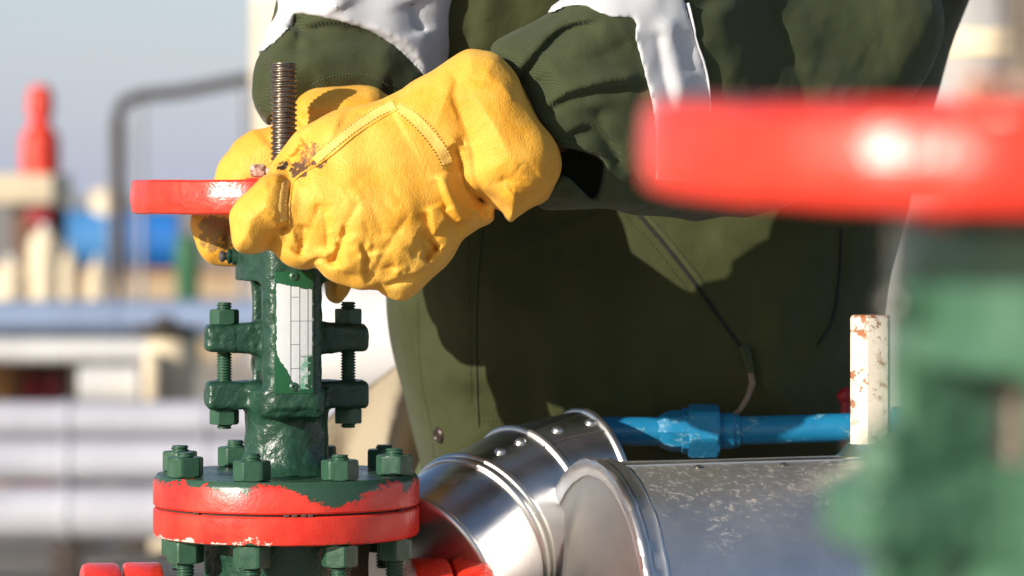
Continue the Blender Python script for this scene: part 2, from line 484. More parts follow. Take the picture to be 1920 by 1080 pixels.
def alu(name, dirt=0.0, rough=.2, tint=(.74, .745, .76)):
    t = NT(name); str_ = t.noise(14, 5, .6, scale=(1, 1, 1)); r = t.ramp(str_, [(.3, rough*.8), (.75, rough*1.35)])
    fine = t.noise(60, 6, .7); c = t.mix(t.ramp(fine, [(.3, 0.), (.8, 1.)]), tint, tuple(x*.86 for x in tint))
    lay = [(t.noise(3.2, 3), .02, .10), (t.noise(35, 3), .002, .12)]
    if dirt:
        z = t.xyz()[2]
        up = t.ramp(z, [(.42, 0.), (1.0, 1.)]) if False else t.math('MULTIPLY', t.math('SUBTRACT', z, .035), 10)
        up = t.math('MAXIMUM', t.math('MINIMUM', up, 1), 0)
        film = t.math('MULTIPLY', up, t.ramp(t.noise(7, 4), [(.2, .35), (.8, .85)]))
        c = t.mix(film, c, (.40, .36, .30)); r = t.math('ADD', r, t.math('MULTIPLY', film, .16))
        s1 = t.ramp(t.noise(120, 10, .85, dist=.5, scale=(1, 1, 1.6)), [(.51, 0.), (.62, .8)])
        reg = t.ramp(t.math('ADD', t.math('MULTIPLY', up, .6), t.math('MULTIPLY', t.noise(9, 2), .7)), [(.62, 0.), (.75, 1.)])
        mud = t.math('MULTIPLY', t.math('MULTIPLY', s1, reg), dirt)
        c = t.mix(mud, c, (.46, .39, .29)); met = t.math('SUBTRACT', 1, t.math('MULTIPLY', t.math('MAXIMUM', mud, t.math('MULTIPLY', film, .35)), .95))
        r = t.math('ADD', r, t.math('MULTIPLY', mud, .5)); t.L(met, t.b.inputs['Metallic'])
        t.bump(lay+[(mud, .0002, .4)]); return t.set(c, r)
    t.bump(lay); return t.set(c, r, 1.0)
M['alu'] = alu('bright_aluminium', 0, .30, (.80, .81, .83)); M['alu_dirty'] = alu('splashed_aluminium', .9, .30, (.86, .87, .89))
M['alu_cap'] = alu('dull_aluminium_cap', 0, .42, (.50, .48, .46)); M['alu_edge'] = alu('aluminium_edge', 0, .36, (.80, .78, .75))
t = NT('dark_joint'); M['gap'] = t.set((.06, .05, .04), .8)

t = NT('rusty_white_paint'); n1 = t.noise(95, 8, .72, dist=.3); x = t.xyz()
reg = t.ramp(t.noise(34, 2), [(.38, 0.), (.56, 1.)])
edge = t.ramp(x[2], [(.001, 1.), (.006, 0.)]); topd = t.math('GREATER_THAN', x[2], .1105)
f = t.math('MULTIPLY', t.ramp(n1, [(.54, 0.), (.575, 1.)]), reg); f = t.math('MAXIMUM', f, t.math('MULTIPLY', topd, t.ramp(n1, [(.4, 0.), (.5, 1.)])))
c = t.mix(t.noise(20, 4), (.74, .64, .50), (.79, .72, .62)); c = t.mix(f, c, t.mix(t.noise(130, 3), (.42, .13, .035), (.22, .07, .03)))
t.bump([(f, .0008, .7), (t.noise(120, 4), .0008, .5)]); M['post'] = t.set(c, .5)
t = NT('blue_paint'); f = t.ramp(t.noise(80, 7, .75, scale=(.6, 1, 1)), [(.575, 0.), (.61, 1.)])
t.bump([(t.noise(90, 4), .0015, .6)]); t.bump([(f, .0006, .6), (t.noise(90, 4), .0015, .6)])
M['blue'] = t.set(t.mix(f, t.mix(t.noise(30), (.008, .12, .26), (.014, .21, .38)), (.10, .30, .42)), .27)
t = NT('cord'); M['cord'] = t.set(t.mix(t.noise(200), (.22, .17, .12), (.13, .09, .06)), .8)
t = NT('snap_metal'); M['snap'] = t.set((.07, .05, .045), .4, .7)

def flat(name, c, rough=.6, metal=0, c2=None, sc=4):
    t = NT(name); cc = t.mix(t.ramp(t.noise(sc, 5), [(.3, 0.), (.7, 1.)]), c, c2 or tuple(x*.75 for x in c)); t.bump([(t.noise(sc*6, 3), .01, .3)])
    return t.set(cc, rough, metal)
M['cream'] = flat('cream_paint', (.72, .60, .42)); M['white'] = flat('white_paint', (.62, .61, .60), .5)
M['cladding'] = flat('far_cladding', (.48, .48, .53), .55, .1, (.38, .38, .43)); M['bluegrey'] = flat('blue_grey_cladding', (.26, .33, .48), .5, .2)
M['bgblue'] = flat('bright_blue_paint', (.02, .16, .50), .4); M['bgblue2'] = flat('pale_blue_paint', (.07, .25, .55), .4)
M['bgred'] = flat('signal_red_paint', (.75, .05, .025), .5); M['crimson'] = flat('crimson_paint', (.30, .012, .02), .5); M['bgdark'] = flat('dark_steel', (.045, .034, .028), .8)
M['grey'] = flat('galvanised_grey', (.30, .31, .35), .6, .2); M['tan'] = flat('tan_plaster', (.44, .33, .21), .9); M['bggreen'] = flat('far_green_paint', (.03, .13, .06), .5)
M['orange'] = flat('orange_primer', (.55, .27, .10), .7); M['rustbrown'] = flat('brown_rust', (.13, .07, .045), .8)
M['ground'] = flat('dry_ground', (.42, .37, .31), .95, 0, (.32, .28, .23), 1.5); M['tankgrey'] = flat('dull_pale_paint', (.36, .35, .34), .6)
M['trouser'] = cloth('trouser_twill', (.045, .058, .02), (.06, .075, .026)); M['skin'] = flat('skin', (.55, .33, .23), .55, 0, (.5, .28, .2), 20)
M['hair'] = flat('hair', (.03, .02, .015), .6); M['boot'] = flat('boot', (.03, .025, .02), .5); M['hat'] = flat('helmet', (.75, .35, .03), .3)

t = NT('nameplate_enamel'); x = t.xyz(); nz = t.math('MULTIPLY', t.math('SUBTRACT', t.noise(150, 6, .7), .5), .011)
def lt(a, b): return t.math('LESS_THAN', a, b)
g1 = t.math('GREATER_THAN', t.math('ADD', t.math('ADD', x[2], t.math('MULTIPLY', nz, .5)), t.math('MULTIPLY', x[0], .19)), .0352)
g2 = lt(t.math('ADD', x[2], nz), t.math('SUBTRACT', -.0385, t.math('MULTIPLY', x[0], 1.68)))
g3 = lt(t.math('ADD', x[2], nz), -.0435); g4 = lt(t.math('ADD', x[0], t.math('MULTIPLY', nz, .5)), -.0134)
g5 = t.math('MULTIPLY', lt(x[2], -.018), t.math('GREATER_THAN', t.math('ADD', x[0], t.math('MULTIPLY', nz, 2.4)), .011))
g6 = t.math('GREATER_THAN', t.math('ADD', x[0], t.math('MULTIPLY', nz, .4)), .0142)
g = g1
for q in (g2, g3, g4, g5, g6): g = t.math('MAXIMUM', g, q)
thin = t.math('MULTIPLY', t.math('MULTIPLY', lt(x[2], -.017), t.math('GREATER_THAN', x[0], .004)), t.ramp(t.noise(110, 5, .7), [(.40, 0.), (.56, .75)]))
c = t.mix(t.noise(60, 5), (.50, .53, .55), (.60, .62, .63)); c = t.mix(thin, c, (.03, .30, .13)); c = t.mix(g, c, (.014, .085, .036))
scr = t.ramp(t.noise(300, 5, .75, scale=(1, 1, .5)), [(.70, 0.), (.73, 1.)]); c = t.mix(t.math('MULTIPLY', scr, .8), c, (.12, .11, .10))
t.bump([(g, .0007, .9), (t.noise(200, 3), .0005, .4)]); M['plate'] = t.set(c, t.mix(g, (.32,)*3, (.2,)*3))
M['ink'] = flat('engraved_line', (.10, .10, .11), .5)

# ------------------------------------------------------------------ the valves
VX = (537-960)/7200*3.0
def rad_z(g): return np.sqrt(g.X**2+g.Y**2)
def make_valve():
    root = empty('gate_valve', (VX, 0, .77), R(8.5))
    zb = .77
    def at(o, z=0.0, parent=None): o.location.z = z; return o
    # lower body -------------------------------------------------
    g = Grid((-.135, -.105, -.01), (.135, .105, .225), .0022); r = rad_z(g)
    zc = .865-zb
    neck = np.maximum(r-(.049+np.clip((g.Z-.13)/.08, 0, 1)*.016), np.abs(g.Z-.15)-.062)
    ball = np.sqrt(g.X**2*.8+g.Y**2+(g.Z-zc)**2*.8)-.078
    tubex = np.maximum(np.sqrt(g.Y**2+(g.Z-zc)**2)-.056, np.abs(g.X)-.118)
    rib = boxf(g, (0, 0, .165), (.061, .006, .05), .003)
    F = smin(smin(smin(neck, ball, .03), tubex, .03), rib, .012)
    body = sdfobj('body', g, F, M['green'], root)
    prof = lambda R0, h, b=.003: [(.02, -h/2), (R0-b, -h/2), (R0-b*.3, -h/2+b*.3), (R0, -h/2+b), (R0, h/2-b), (R0-b*.3, h/2-b*.3), (R0-b, h/2), (.02, h/2)]
    for sx in (-1, 1):
        o = MB().lathe(prof(.097, .030), 72, axisM((0, 0, 0), (1, 0, 0))).build('end_flange', M['red'], body); o.location = (sx*.112, 0, zc)
    # bonnet and body flange ------------------------------------
    zf = 1.0055-zb; b = .0035
    up = [(.03, .0008), (.1025, .0008), (.1038, .0022), (.1038, .0235-b), (.1030, .0235-b*.45), (.1007, .0250), (.03, .0255)]
    at(MB().lathe(up, 128).build('bonnet_flange', M['flange'], root, 30), zf)
    lo = [(.03, -.0235), (.1000, -.0235), (.1026, -.0223), (.1038, -.0195), (.1038, -.0024), (.1025, -.0010), (.03, -.0010)]
    at(MB().lathe(lo, 128).build('body_flange', M['flange'], root, 30), zf)
    gk = MB().lathe([(.03, -.0009), (.099, -.0009), (.099, .0007), (.03, .0007)], 64)
    for a in (-1.66, -1.60, -1.53, -1.48, -.62, -2.4): gk.box((.1015*math.cos(a), .1015*math.sin(a), -.0001), (.004, .004, .0018), .0004)
    at(gk.build('gasket', M['gap'], root), zf)
    # flange bolts ----------------------------------------------
    proto = None
    for k in range(8):
        a = R(22.5+45*k); p = Vector((.0876*math.cos(a), .0876*math.sin(a), 0)); ang = random.uniform(0, 1)
        mb = MB(); e = random.uniform(-.0012, .0012); lb = .054+random.uniform(-.003, .003)
        thread_into(mb, (0, 0, -lb), .0070, lb+.0255+.0195+e, .0026, .0011, 24, 6)
        s = mb.build('stud_bolt', M['greennut' if k % 3 else 'cleannut'], root, 50); s.location = p+Vector((0, 0, zf))
        for zz, h in ((.0256, .0150), (-.0240-.0165, .0165)):
            m = MB(); nut_into(m, (0, 0, zz), .0147, h, ang+zz*3); m.build('nut', M['greennut' if k % 2 else 'cleannut'], s, 28)
    # bonnet (neck, lower lugs, yoke arms, top collar) ----------
    g = Grid((-.070, -.075, 1.026), (.070, .075, 1.232), .0012); r = rad_z(g)
    fl = .0325+.013*np.exp(-np.maximum(g.Z-1.030, 0)/.0065)+.004*np.clip((g.Z-1.075)/.02, 0, 1)
    F = np.maximum(r-fl, np.abs(g.Z-1.061)-.035)
    F = smin(F, boxf(g, (0, 0, 1.0875), (.0235, .060, .0105), .004), .009)
    lug = boxf(g, (0, 0, 1.0920), (.0632, .0175, .0108), .0045)
    F = smin(F, lug, .0035)
    for s in (-1, 1):
        arm = boxf(g, (0, s*.053, 1.146), (.0228, .0115, .062), .003)
        arm = smax(arm, .76*np.abs(g.X)+.65*s*g.Y-.0541, .003)
        F = smin(F, arm, .006)
    col = np.maximum(np.sqrt((g.X*1.0)**2+(g.Y*.66)**2)-.0405, np.abs(g.Z-1.203)-.0225)
    F = smin(F, col+.001, .007)
    F = F+fbm(g, .02, .0005, 3)
    bon = sdfobj('bonnet', g, F, M['green'], root, 1); bon.location.z = -zb
    # nameplate on the near arm
    pl = MB().box((0, 0, 0), (.0300, .0016, .0935), .0006).build('nameplate', M['plate'], root); pl.location = (0, -.0648, 1.1425-zb)
    ln = MB()
    for xx in (-.0027, .0042, .0105, .0138): ln.box((xx, -.0009, -.003), (.00025, .0004, .078))
    for zz, a, c_ in ((.0272, -.0027, .0042), (.0089, -.0027, .0138), (-.0091, -.0027, .0042), (-.0274, -.0027, .0042), (-.0183, .0042, .0138)):
        ln.box(((a+c_)/2, -.0010, zz), (c_-a, .0003, .00025))
    ln.build('engraved_grid', M['ink'], pl)
    for zz in (.0430, -.0415):
        s = MB().lathe([(.0036, 0), (.0035, .0007), (.0024, .0014), (.0013, .0016), (.0011, .0006)], 20, axisM((0, -.0008, zz), (0, -1, 0))).build('screw', M['cleannut'], pl)
    # grease nipple
    gn = MB().lathe([(.0068, 0), (.0068, .004), (.0052, .0045), (.0060, .006), (.0060, .0075), (.0035, .0085)], 24, axisM((-.0385, -.004, 1.2000-zb), (-1, 0, 0))).build('grease_nipple', M['green'], root)
    MB().lathe([(.003, 0), (.003, .001), (.0044, .0022), (.0046, .0042), (.0030, .0056), (.0012, .006)], 20, axisM((-.0385-.0085, -.004, 1.2000-zb), (-1, 0, 0))).build('nipple_cap', M['steel'], gn)
    # gland follower
    g = Grid((-.070, -.030, 1.108), (.070, .030, 1.156), .0012); r = rad_z(g)
    thick = .0105+.0032*np.clip((.045-np.abs(g.X))/.03, 0, 1)
    F = rext2(g, thick)
    F = smin(F, np.maximum(r-.0245, np.abs(g.Z-1.130)-.020), .006)+fbm(g, .018, .0005, 5)
    gl = sdfobj('gland_flange', g, F, M['green'], root, 1); gl.location.z = -zb
    MB().lathe([(.0205, 1.09), (.0205, 1.125)], 32).build('gland_sleeve', M['black'], root).location.z = -zb
    for s in (-1, 1):
        mb = MB(); thread_into(mb, (0, 0, 1.0655), .0060, 1.1640-1.0655, .0022, .0012, 24, 6)
        st = mb.build('gland_stud', M['greennut'], root, 50); st.location = (s*.0485, 0, -zb)
        for zz, h in ((1.1470, .0115), (1.0690, .0118)):
            m = MB(); nut_into(m, (0, 0, zz), .0117, h, .3+s*.2); m.build('nut', M['greennut'], st, 28)
    # stem, stem nut
    mb = MB(); thread_into(mb, (0, 0, 1.125), .0105, 1.3508-1.125, .0040, .0017, 40, 9, 1.3)
    stm = mb.build('stem', M['stem'], root, 60); stm.location = (-.002, 0, -zb)
    mb = MB().lathe([(.026, 1.2055), (.026, 1.232), (.019, 1.234), (.019, 1.262), (.0175, 1.2635), (.012, 1.2635)], 40)
    sn = mb.build('stem_nut', M['black'], root); sn.location.z = -zb
    lg = MB().box((-.0225, -.006, 1.2665), (.0125, .010, .0105), .003, seg=3).box((-.006, -.004, 1.2655), (.022, .016, .006), .001); lg.build('lug', M['worn'], sn)
    # handwheel
    hw = MB(); ri, ro = .0955, .1212
    pr = [(ri+.005, 1.2335), (ro-.004, 1.2330), (ro-.0012, 1.2345), (ro+.0002, 1.2460), (ro-.0001, 1.2470), (ro-.0010, 1.2575), (ro-.0035, 1.2592), (ri+.004, 1.2592), (ri, 1.256), (ri, 1.236)]
    vs = []; fs = []; seg = 144; n = len(pr)
    for k in range(seg):
        a = 2*math.pi*k/seg; w = .0004*math.sin(a*9)+.0003*math.sin(a*23+1)
        for (r_, z_) in pr: vs.append(((r_+w)*math.cos(a), (r_+w)*math.sin(a), z_+.5*w))
    for k in range(seg):
        k2 = (k+1) % seg
        for i in range(n): j = (i+1) % n; fs.append((k*n+i, k2*n+i, k2*n+j, k*n+j))
    hw.add(vs, fs); rim = hw.build('handwheel', M['red'], root, 25); rim.location.z = -zb
    hub = MB().lathe([(.0195, 1.236), (.031, 1.236), (.033, 1.239), (.033, 1.258), (.031, 1.261), (.0195, 1.261)], 40).build('hub', M['red'], rim)
    for k in range(5):
        a = R(40+72*k); c_ = Matrix.Rotation(a, 4, 'Z')
        MB().box((.064, 0, 1.2465), (.072, .016, .012), .004, c_).build('spoke', M['red'], rim)
    return root
def rext2(g, thick):
    qx = np.abs(g.X)-.0635+.0045; qy = np.abs(g.Y)-.0175+.0045; qz = np.abs(g.Z-1.1362)-thick+.0045
    return np.sqrt(np.maximum(qx, 0)**2+np.maximum(qy, 0)**2+np.maximum(qz, 0)**2)+np.minimum(np.maximum(qx, np.maximum(qy, qz)), 0)-.0045

valve = make_valve()
tag(valve, 'dark green gate valve with gripped red handwheel, threaded stem and red flange pair, in focus', 'valve', 'green gate valves with red handwheels')
def copy_tree(o, parent=None):
    c = o.copy(); COL.objects.link(c); c.parent = parent
    for ch in o.children: copy_tree(ch, c)
    return c
bpy.context.view_layer.update()
near = copy_tree(valve)
near.location = (.1525, -1.80, .7868); near.rotation_euler = (R(3), 0, R(20))
fg = paint('sunlit_green_paint', (.045, .12, .07), (.07, .165, .10), 1.2, .2)  # paler copy of the valve green; its sunlit brightness is put into the colour
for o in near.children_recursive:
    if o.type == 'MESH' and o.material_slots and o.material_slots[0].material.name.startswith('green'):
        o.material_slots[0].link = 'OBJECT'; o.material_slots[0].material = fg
near['label'] = 'blurred green valve with a free red handwheel, close to the viewer at the right'

def pipe_line(name, root_loc, rz, label, xa, xb, mat, grp=None):
    rt = empty(name, root_loc, rz, label, 'pipeline', grp)
    for s, xe in ((-1, xa), (1, xb)):
        MB().tube([(s*.14, 0, .865), (xe, 0, .865)], .052, 40).build('pipe', mat, rt)
        o = MB().lathe([(.05, -.015), (.092, -.015), (.0955, -.0135), (.097, -.010), (.097, .010), (.0955, .0135), (.092, .015), (.05, .015)], 72, axisM((0, 0, 0), (1, 0, 0))).build('pipe_flange', M['red'], rt); o.location = (s*.1445, 0, .865)
        MB().box((s*.55, 0, .405), (.08, .08, .81), .004).build('support_leg', M['grey'], rt)
    return rt
pipe_line('pipeline', (VX, 0, 0), R(8.5), 'low pipe with red end flanges on both sides of the gripped valve', -1.2, 1.4, M['green'])
pipe_line('pipeline', (.1525, -1.83, .0135), R(20), 'pipe carrying the blurred valve close to the viewer', -.6, .9, M['green'])

# ------------------------------------------------------------------ insulated ducts
def duct_round():
    C_ = [W(800, 1084, .055), W(903, 1008, .092), W(998, 957, .120), W(1106, 929, .145)]
    N_ = [Vector(v).normalized() for v in ((.60, .70, .36), (.62, .68, .36), (.74, .60, .27), (.87, .46, .12))]
    a = C_[0]; base = Vector((a.x, a.y, 0))
    rt = empty('insulated_duct', base, 0, 'bright round aluminium elbow duct with raised rings, slanting up behind the valve flange', 'duct', 'aluminium clad ducts')
    C_ = [c_-base for c_ in C_]; Rr = .0700; S = 96
    def circ(c_, n_, r_):
        u = n_.cross(Vector((0, 0, 1))).normalized(); v = u.cross(n_).normalized()
        return [c_+(u*math.cos(2*math.pi*k/S)+v*math.sin(2*math.pi*k/S))*r_ for k in range(S)]
    for i in range(3):
        A = circ(C_[i], N_[i], Rr); B = circ(C_[i+1], N_[i+1], Rr); vs = []; fs = []; n = 8
        for q in range(n+1):
            t_ = q/n; k_ = 1+.006*math.sin(math.pi*t_)
            mid = C_[i].lerp(C_[i+1], t_)
            vs += [mid+(p.lerp(b_, t_)-mid)*k_ for p, b_ in zip(A, B)]
        for q in range(n):
            for k in range(S): k2 = (k+1) % S; fs.append((q*S+k, (q+1)*S+k, (q+1)*S+k2, q*S+k2))
        mkobj('shell_section', vs, fs, M['alu'], rt, 40)
    for i in range(4):
        w = .0040; pr = []
        for off in ((-w, w) if i == 1 else ((0,))):
            for k in range(7):
                an = math.pi*k/6; pr.append((Rr-.0006+.0036*math.sin(an), off-w*.9*math.cos(an)))
        pr = [(Rr-.004, pr[0][1])]+pr+[(Rr-.004, pr[-1][1])]
        MB().lathe(pr, 120, axisM(C_[i], N_[i]), lambda a_, r_, z_: r_+.0002*math.sin(a_*7+z_*90)).build('ring_bead', M['alu_edge'], rt, 60)
    MB().lathe([(.001, .0035), (.03, .0030), (Rr-.006, .0022), (Rr-.003, .0035), (Rr-.003, .006), (.001, .006)], 72, axisM(C_[0], N_[0])).build('end_cap', M['alu_cap'], rt)
    MB().lathe([(.001, -.003), (Rr-.003, -.003), (Rr-.003, -.001), (.001, -.001)], 72, axisM(C_[3], N_[3])).build('back_cap', M['alu_cap'], rt)
    MB().tube([(0, 0, 0), C_[0]+N_[0]*.08], .02, 20).build('support_leg', M['grey'], rt)
    return rt, None
dr, Mx = duct_round()
def merged_bvh(root, names=None):
    V = []; F = []
    bpy.context.view_layer.update()
    for o in root.children_recursive:
        if o.type == 'MESH' and (names is None or o.name.split('.')[0] in names):
            n = len(V); V += [o.matrix_world @ v.co for v in o.data.vertices]; F += [tuple(i+n for i in p.vertices) for p in o.data.polygons]
    return BVHTree.FromPolygons(V, F)
def screw_at(tree, px, py, parent, r=.0048, mat=None, name='screw'):
    h, n = hit(tree, px, py)
    if h is None: return
    m = MB().lathe([(r*1.25, -.0004), (r*1.25, .0003), (r, .0005), (r*.85, r*.35), (r*.45, r*.55), (r*.12, r*.6)], 20)
    o = m.build(name, mat or M['steel'], parent); bpy.context.view_layer.update()
    o.matrix_world = axisM(h, n); return o
td = merged_bvh(dr, ('shell_section', 'end_cap'))
for p in ((806, 987), (938, 846), (976, 828), (1046, 806), (1108, 792), (858, 1062), (1182, 858)): screw_at(td, *p, dr, .0042, M['alu_edge'])
sm = ribbon('lap_seam', td, [(1020, 838), (1065, 822), (1110, 812), (1150, 806)], 2.6, .0009, M['gap'], None, step=4)
bpy.context.view_layer.update(); sm.parent = dr; sm.matrix_parent_inverse = dr.matrix_world.inverted()

def duct_long():
    a = W(1112, 1180, -.02); d = Vector((math.cos(R(18.7)), math.sin(R(18.7)), 0)); Rr = .130; L = 1.6
    rt = empty('insulated_duct', (a.x, a.y, 0), 0, 'wide splashed aluminium duct with a flat round end, carrying the white post', 'duct', 'aluminium clad ducts')
    p0 = Vector((0, 0, a.z)); Mx = axisM((0, 0, 0), d)
    n = 60; pr = [(Rr, .012+(L-.02)*(i/n)**1.3) for i in range(n+1)]
    o = MB().lathe([(Rr-.004, .010)]+pr, 160, Mx, lambda a_, r_, z_: r_+.0007*math.sin(a_*3+z_*9)*math.sin(z_*14)).build('shell', M['alu_dirty'], rt, 40); o.location = p0
    rad = lambda a_, r_, z_: r_+(.0003*math.sin(a_*31+z_*300)*math.sin(a_*9)+.0002*math.sin(a_*14) if r_ > Rr-.012 else 0)
    o = MB().lathe([(Rr-.013, .0045), (Rr-.011, -.001), (Rr-.003, -.0035), (Rr+.0018, -.0025), (Rr+.0034, .000), (Rr+.0030, .004), (Rr+.0010, .006), (Rr+.0012, .013), (Rr+.0022, .0155), (Rr+.0004, .018), (Rr-.003, .018)], 240, Mx, rad).build('edge_band', M['alu_edge'], rt, 45); o.location = p0
    o = MB().lathe([(.001, .001), (.06, .0022), (Rr-.016, .0035), (Rr-.0105, .0005), (Rr-.0105, .008), (.001, .008)], 120, Mx).build('end_cap', M['alu_cap'], rt); o.location = p0
    for s in (.15, 1.2):
        q = d*s
        MB().box((q.x, q.y, (a.z-Rr+.004)/2), (.06, .06, a.z-Rr+.004), .003).build('support_leg', M['grey'], rt)
    return rt, a, d, Rr
dl, da, dd, dR = duct_long()
tl2 = merged_bvh(dl, ('shell',))
ridge = [(1138, 873.5), (1300, 868.5), (1450, 864), (1600, 860), (1690, 858)]
o = ribbon('lap_seam', tl2, ridge, 5, .0014, M['alu_edge'], None, step=6); 
def adopt(o, p):
    bpy.context.view_layer.update(); o.parent = p; o.matrix_parent_inverse = p.matrix_world.inverted(); return o
adopt(o, dl)
for p in ((1470, 872), (1310, 876)): screw_at(tl2, *p, dl, .003)

tt = .2348; pb = da+dd*tt
post = empty('hex_post', (pb.x, pb.y, da.z+dR-.001), R(0), 'white painted hexagonal steel post, rust blotched, standing on the wide duct', 'post')
hx = [(math.cos(R(60*k+30)-.22)*.0172, math.sin(R(60*k+30)-.22)*.0172) for k in range(6)]
def hexprism(z0, z1, s0=1, s1=1):
    pts = []; 
    rings = [(z0, .965*s0), (z0+.001, s0)]+[(z0+(z1-z0)*k/12, s0+(s1-s0)*k/12) for k in range(1, 12)]+[(z1-.0012, s1), (z1, .93*s1)]
    vs = [(x_*s, y_*s, z) for z, s in rings for x_, y_ in hx]; fs = []
    for i in range(len(rings)-1):
        for k in range(6): k2 = (k+1) % 6; fs.append((i*6+k, i*6+k2, (i+1)*6+k2, (i+1)*6+k))
    fs.append(tuple(range(6))[::-1]); n = (len(rings)-1)*6; fs.append(tuple(n+k for k in range(6)))
    return MB().add(vs, fs)
hexprism(.006, .1125).build('hex_bar', M['post'], post, 20)
MB().lathe([(.036, -.007), (.030, -.001), (.024, .003), (.0205, .0075), (.0185, .0105), (.010, .011)], 48, None, lambda a_, r_, z_: r_*(1+.03*math.sin(a_*5+1)+.02*math.sin(a_*11))).build('collar', M['alu_dirty'], post)

# ------------------------------------------------------------------ blue pipe with union
by = .17
bp = empty('blue_pipe', (W(1300, 800, by).x, by, 0), 0, 'blue painted pipe with a hexagonal union nut, crossing in front of the jacket hem', 'pipe')
bz = W(0, 808, by).z; bx = bp.location.x
def bX(px): return W(px, 800, by).x-bx
MB().tube([(bX(1100), 0, bz), (bX(1240), 0, bz-.0005)], .0118, 32).tube([(bX(1345), 0, bz-.0003), (bX(2300), .0, bz+.012)], .0118, 32).build('pipe', M['blue'], bp)
m = MB(); ax = axisM((bX(1290), 0, bz), (1, 0, 0)); m.M = ax; nut_into(m, (0, 0, 0), .0232, .0255, .25, .16); m.build('union_nut', M['blue'], bp, 28)
MB().lathe([(.0118, 0), (.0150, .006), (.0170, .012), (.0172, .020), (.0190, .0205), (.0190, .026)], 8, axisM((bX(1232), 0, bz), (1, 0, 0))).build('union_tail', M['blue'], bp, 30)
MB().lathe([(.0150, 0), (.0150, .012), (.0135, .0135), (.0135, .017), (.0122, .018)], 40, axisM((bX(1347), 0, bz), (1, 0, 0))).build('union_sleeve', M['blue'], bp, 30)
MB().lathe([(.0125, 0), (.0165, .001), (.0165, .018), (.0125, .019)], 40, axisM((bX(1672), 0, bz+.0035), (1, 0, 0))).build('coupling', M['blue'], bp, 30)
for q in (1120, 1950): MB().box((bX(q), .0, (bz-.0118)/2), (.03, .03, bz-.0118), .002).build('support_leg', M['bgdark'], bp)
tp = W(1585, 742, .22)
rk = empty('red_tap', (tp.x, tp.y, tp.z-.02), 0, 'small red tap handle beside the blue pipe, half behind the white post', 'tap')
MB().lathe([(.004, -.006), (.006, -.003), (.007, .003), (.004, .006)], 20, axisM((0, 0, .02), (1, -.4, .3))).build('tap_wheel', M['crimson'], rk)
MB().tube([(0, 0, .02), (.0, 0, -.03), (0, -.045, -.06)], .004, 10).build('tap_stem', M['crimson'], rk)

# ------------------------------------------------------------------ the worker
person = empty('person', (.14, .42, 0), 0, 'worker in dark green jacket and yellow leather gloves turning the red handwheel', 'person')
# one continuous body, standing and leaning a little forward
g = Grid((-.22, -.16, 0), (.56, .68, 1.86), .011)
H = W(640, 330, .06); H2 = W(760, 330, -.06)
def cap(a, b, ra, rb=None): return capsule(g, a, b, ra, rb)
F = cap((.05, .46, .95), (.25, .46, .95), .13)
F = smin(F, cap((.15, .45, 1.0), (.15, .40, 1.38), .13, .15), .08)
F = smin(F, cap((.02, .40, 1.46), (.30, .40, 1.46), .065), .06)
F = smin(F, cap((.15, .38, 1.48), (.15, .34, 1.60), .055), .04)
F = smin(F, capsule(g, (.15, .31, 1.70), (.15, .33, 1.74), .082, .092), .03)
F = smin(F, cap((.15, .225, 1.685), (.15, .235, 1.70), .014), .02)
for s in (-1, 1):
    x0 = .15+s*.095
    F = smin(F, cap((x0, .46, .92), (x0, .45, .50), .088, .062), .04)
    F = smin(F, cap((x0, .45, .50), (x0, .49, .09), .058, .042), .03)
    F = smin(F, cap((x0, .49, .05), (x0+s*.02, .33, .035), .04, .03), .02)
    F = smin(F, cap((.15+s*.083, .33, 1.70), (.15+s*.085, .345, 1.73), .012), .01)
ar = [((.02, .40, 1.46), (-.10, .26, 1.42), (-.165, .11, 1.33), (-.165, .085, 1.275)), ((.30, .40, 1.46), (.27, .20, 1.36), (.03, -.01, 1.31), (-.06, -.07, 1.27))]
for (s, e, w, h) in ar:
    F = smin(F, cap(s, e, .05, .042), .03); F = smin(F, cap(e, w, .041, .028), .03); F = smin(F, cap(w, h, .026, .03), .02)
sdfobj('body', g, F, M['skin'], person, 2, True)
# trousers, boots, helmet
g = Grid((-.22, .18, .02), (.56, .70, 1.02), .011)
F = cap((.05, .47, .95), (.25, .47, .95), .145)
for s in (-1, 1):
    x0 = .15+s*.097
    F = smin(F, cap((x0, .47, .92), (x0, .455, .50), .105, .085), .05); F = smin(F, cap((x0, .455, .50), (x0, .49, .10), .083, .075), .03)
sdfobj('trousers', g, F+fbm(g, .12, .005, 2), M['trouser'], person, 2, True)
for s in (-1, 1):
    g = Grid((-.05, .22, 0), (.40, .60, .16), .008); x0 = .15+s*.097
    F = smin(cap((x0, .49, .05), (x0+s*.02, .31, .045), .053, .042), cap((x0, .49, .06), (x0, .49, .13), .055), .03)
    F = smax(F, .004-g.Z+0*g.X+0*g.Y, .005); sdfobj('boot', g, F, M['boot'], person, 2, True)
g = Grid((.0, .14, 1.66), (.30, .50, 1.88), .006)
F = smax(np.sqrt((g.X-.15)**2+((g.Y-.325)*.86)**2+(g.Z-1.735)**2)-.112, 1.745-g.Z, .004)
F = smin(F, np.maximum(np.sqrt((g.X-.15)**2+((g.Y-.30)*.82)**2)-.125, np.abs(g.Z-1.745)-.003), .008)
sdfobj('helmet', g, F, M['hat'], person, 2, True)

def crease(g, F, pts, y, w, a, kind='v', side=1.0):
    """fold line on the viewer's side: v = sharp groove, r = rounded ridge, s = step"""
    d, wg, sd = line2d(g, pts, y)
    if kind == 'v': f = a*np.exp(-d/w)
    elif kind == 'r': f = -a*np.exp(-(d/w)**2)
    else: f = a*np.exp(-d/w)*(.3+.7*np.tanh(sd*d/.0024))
    return F+(f*wg*side).astype(np.float32)

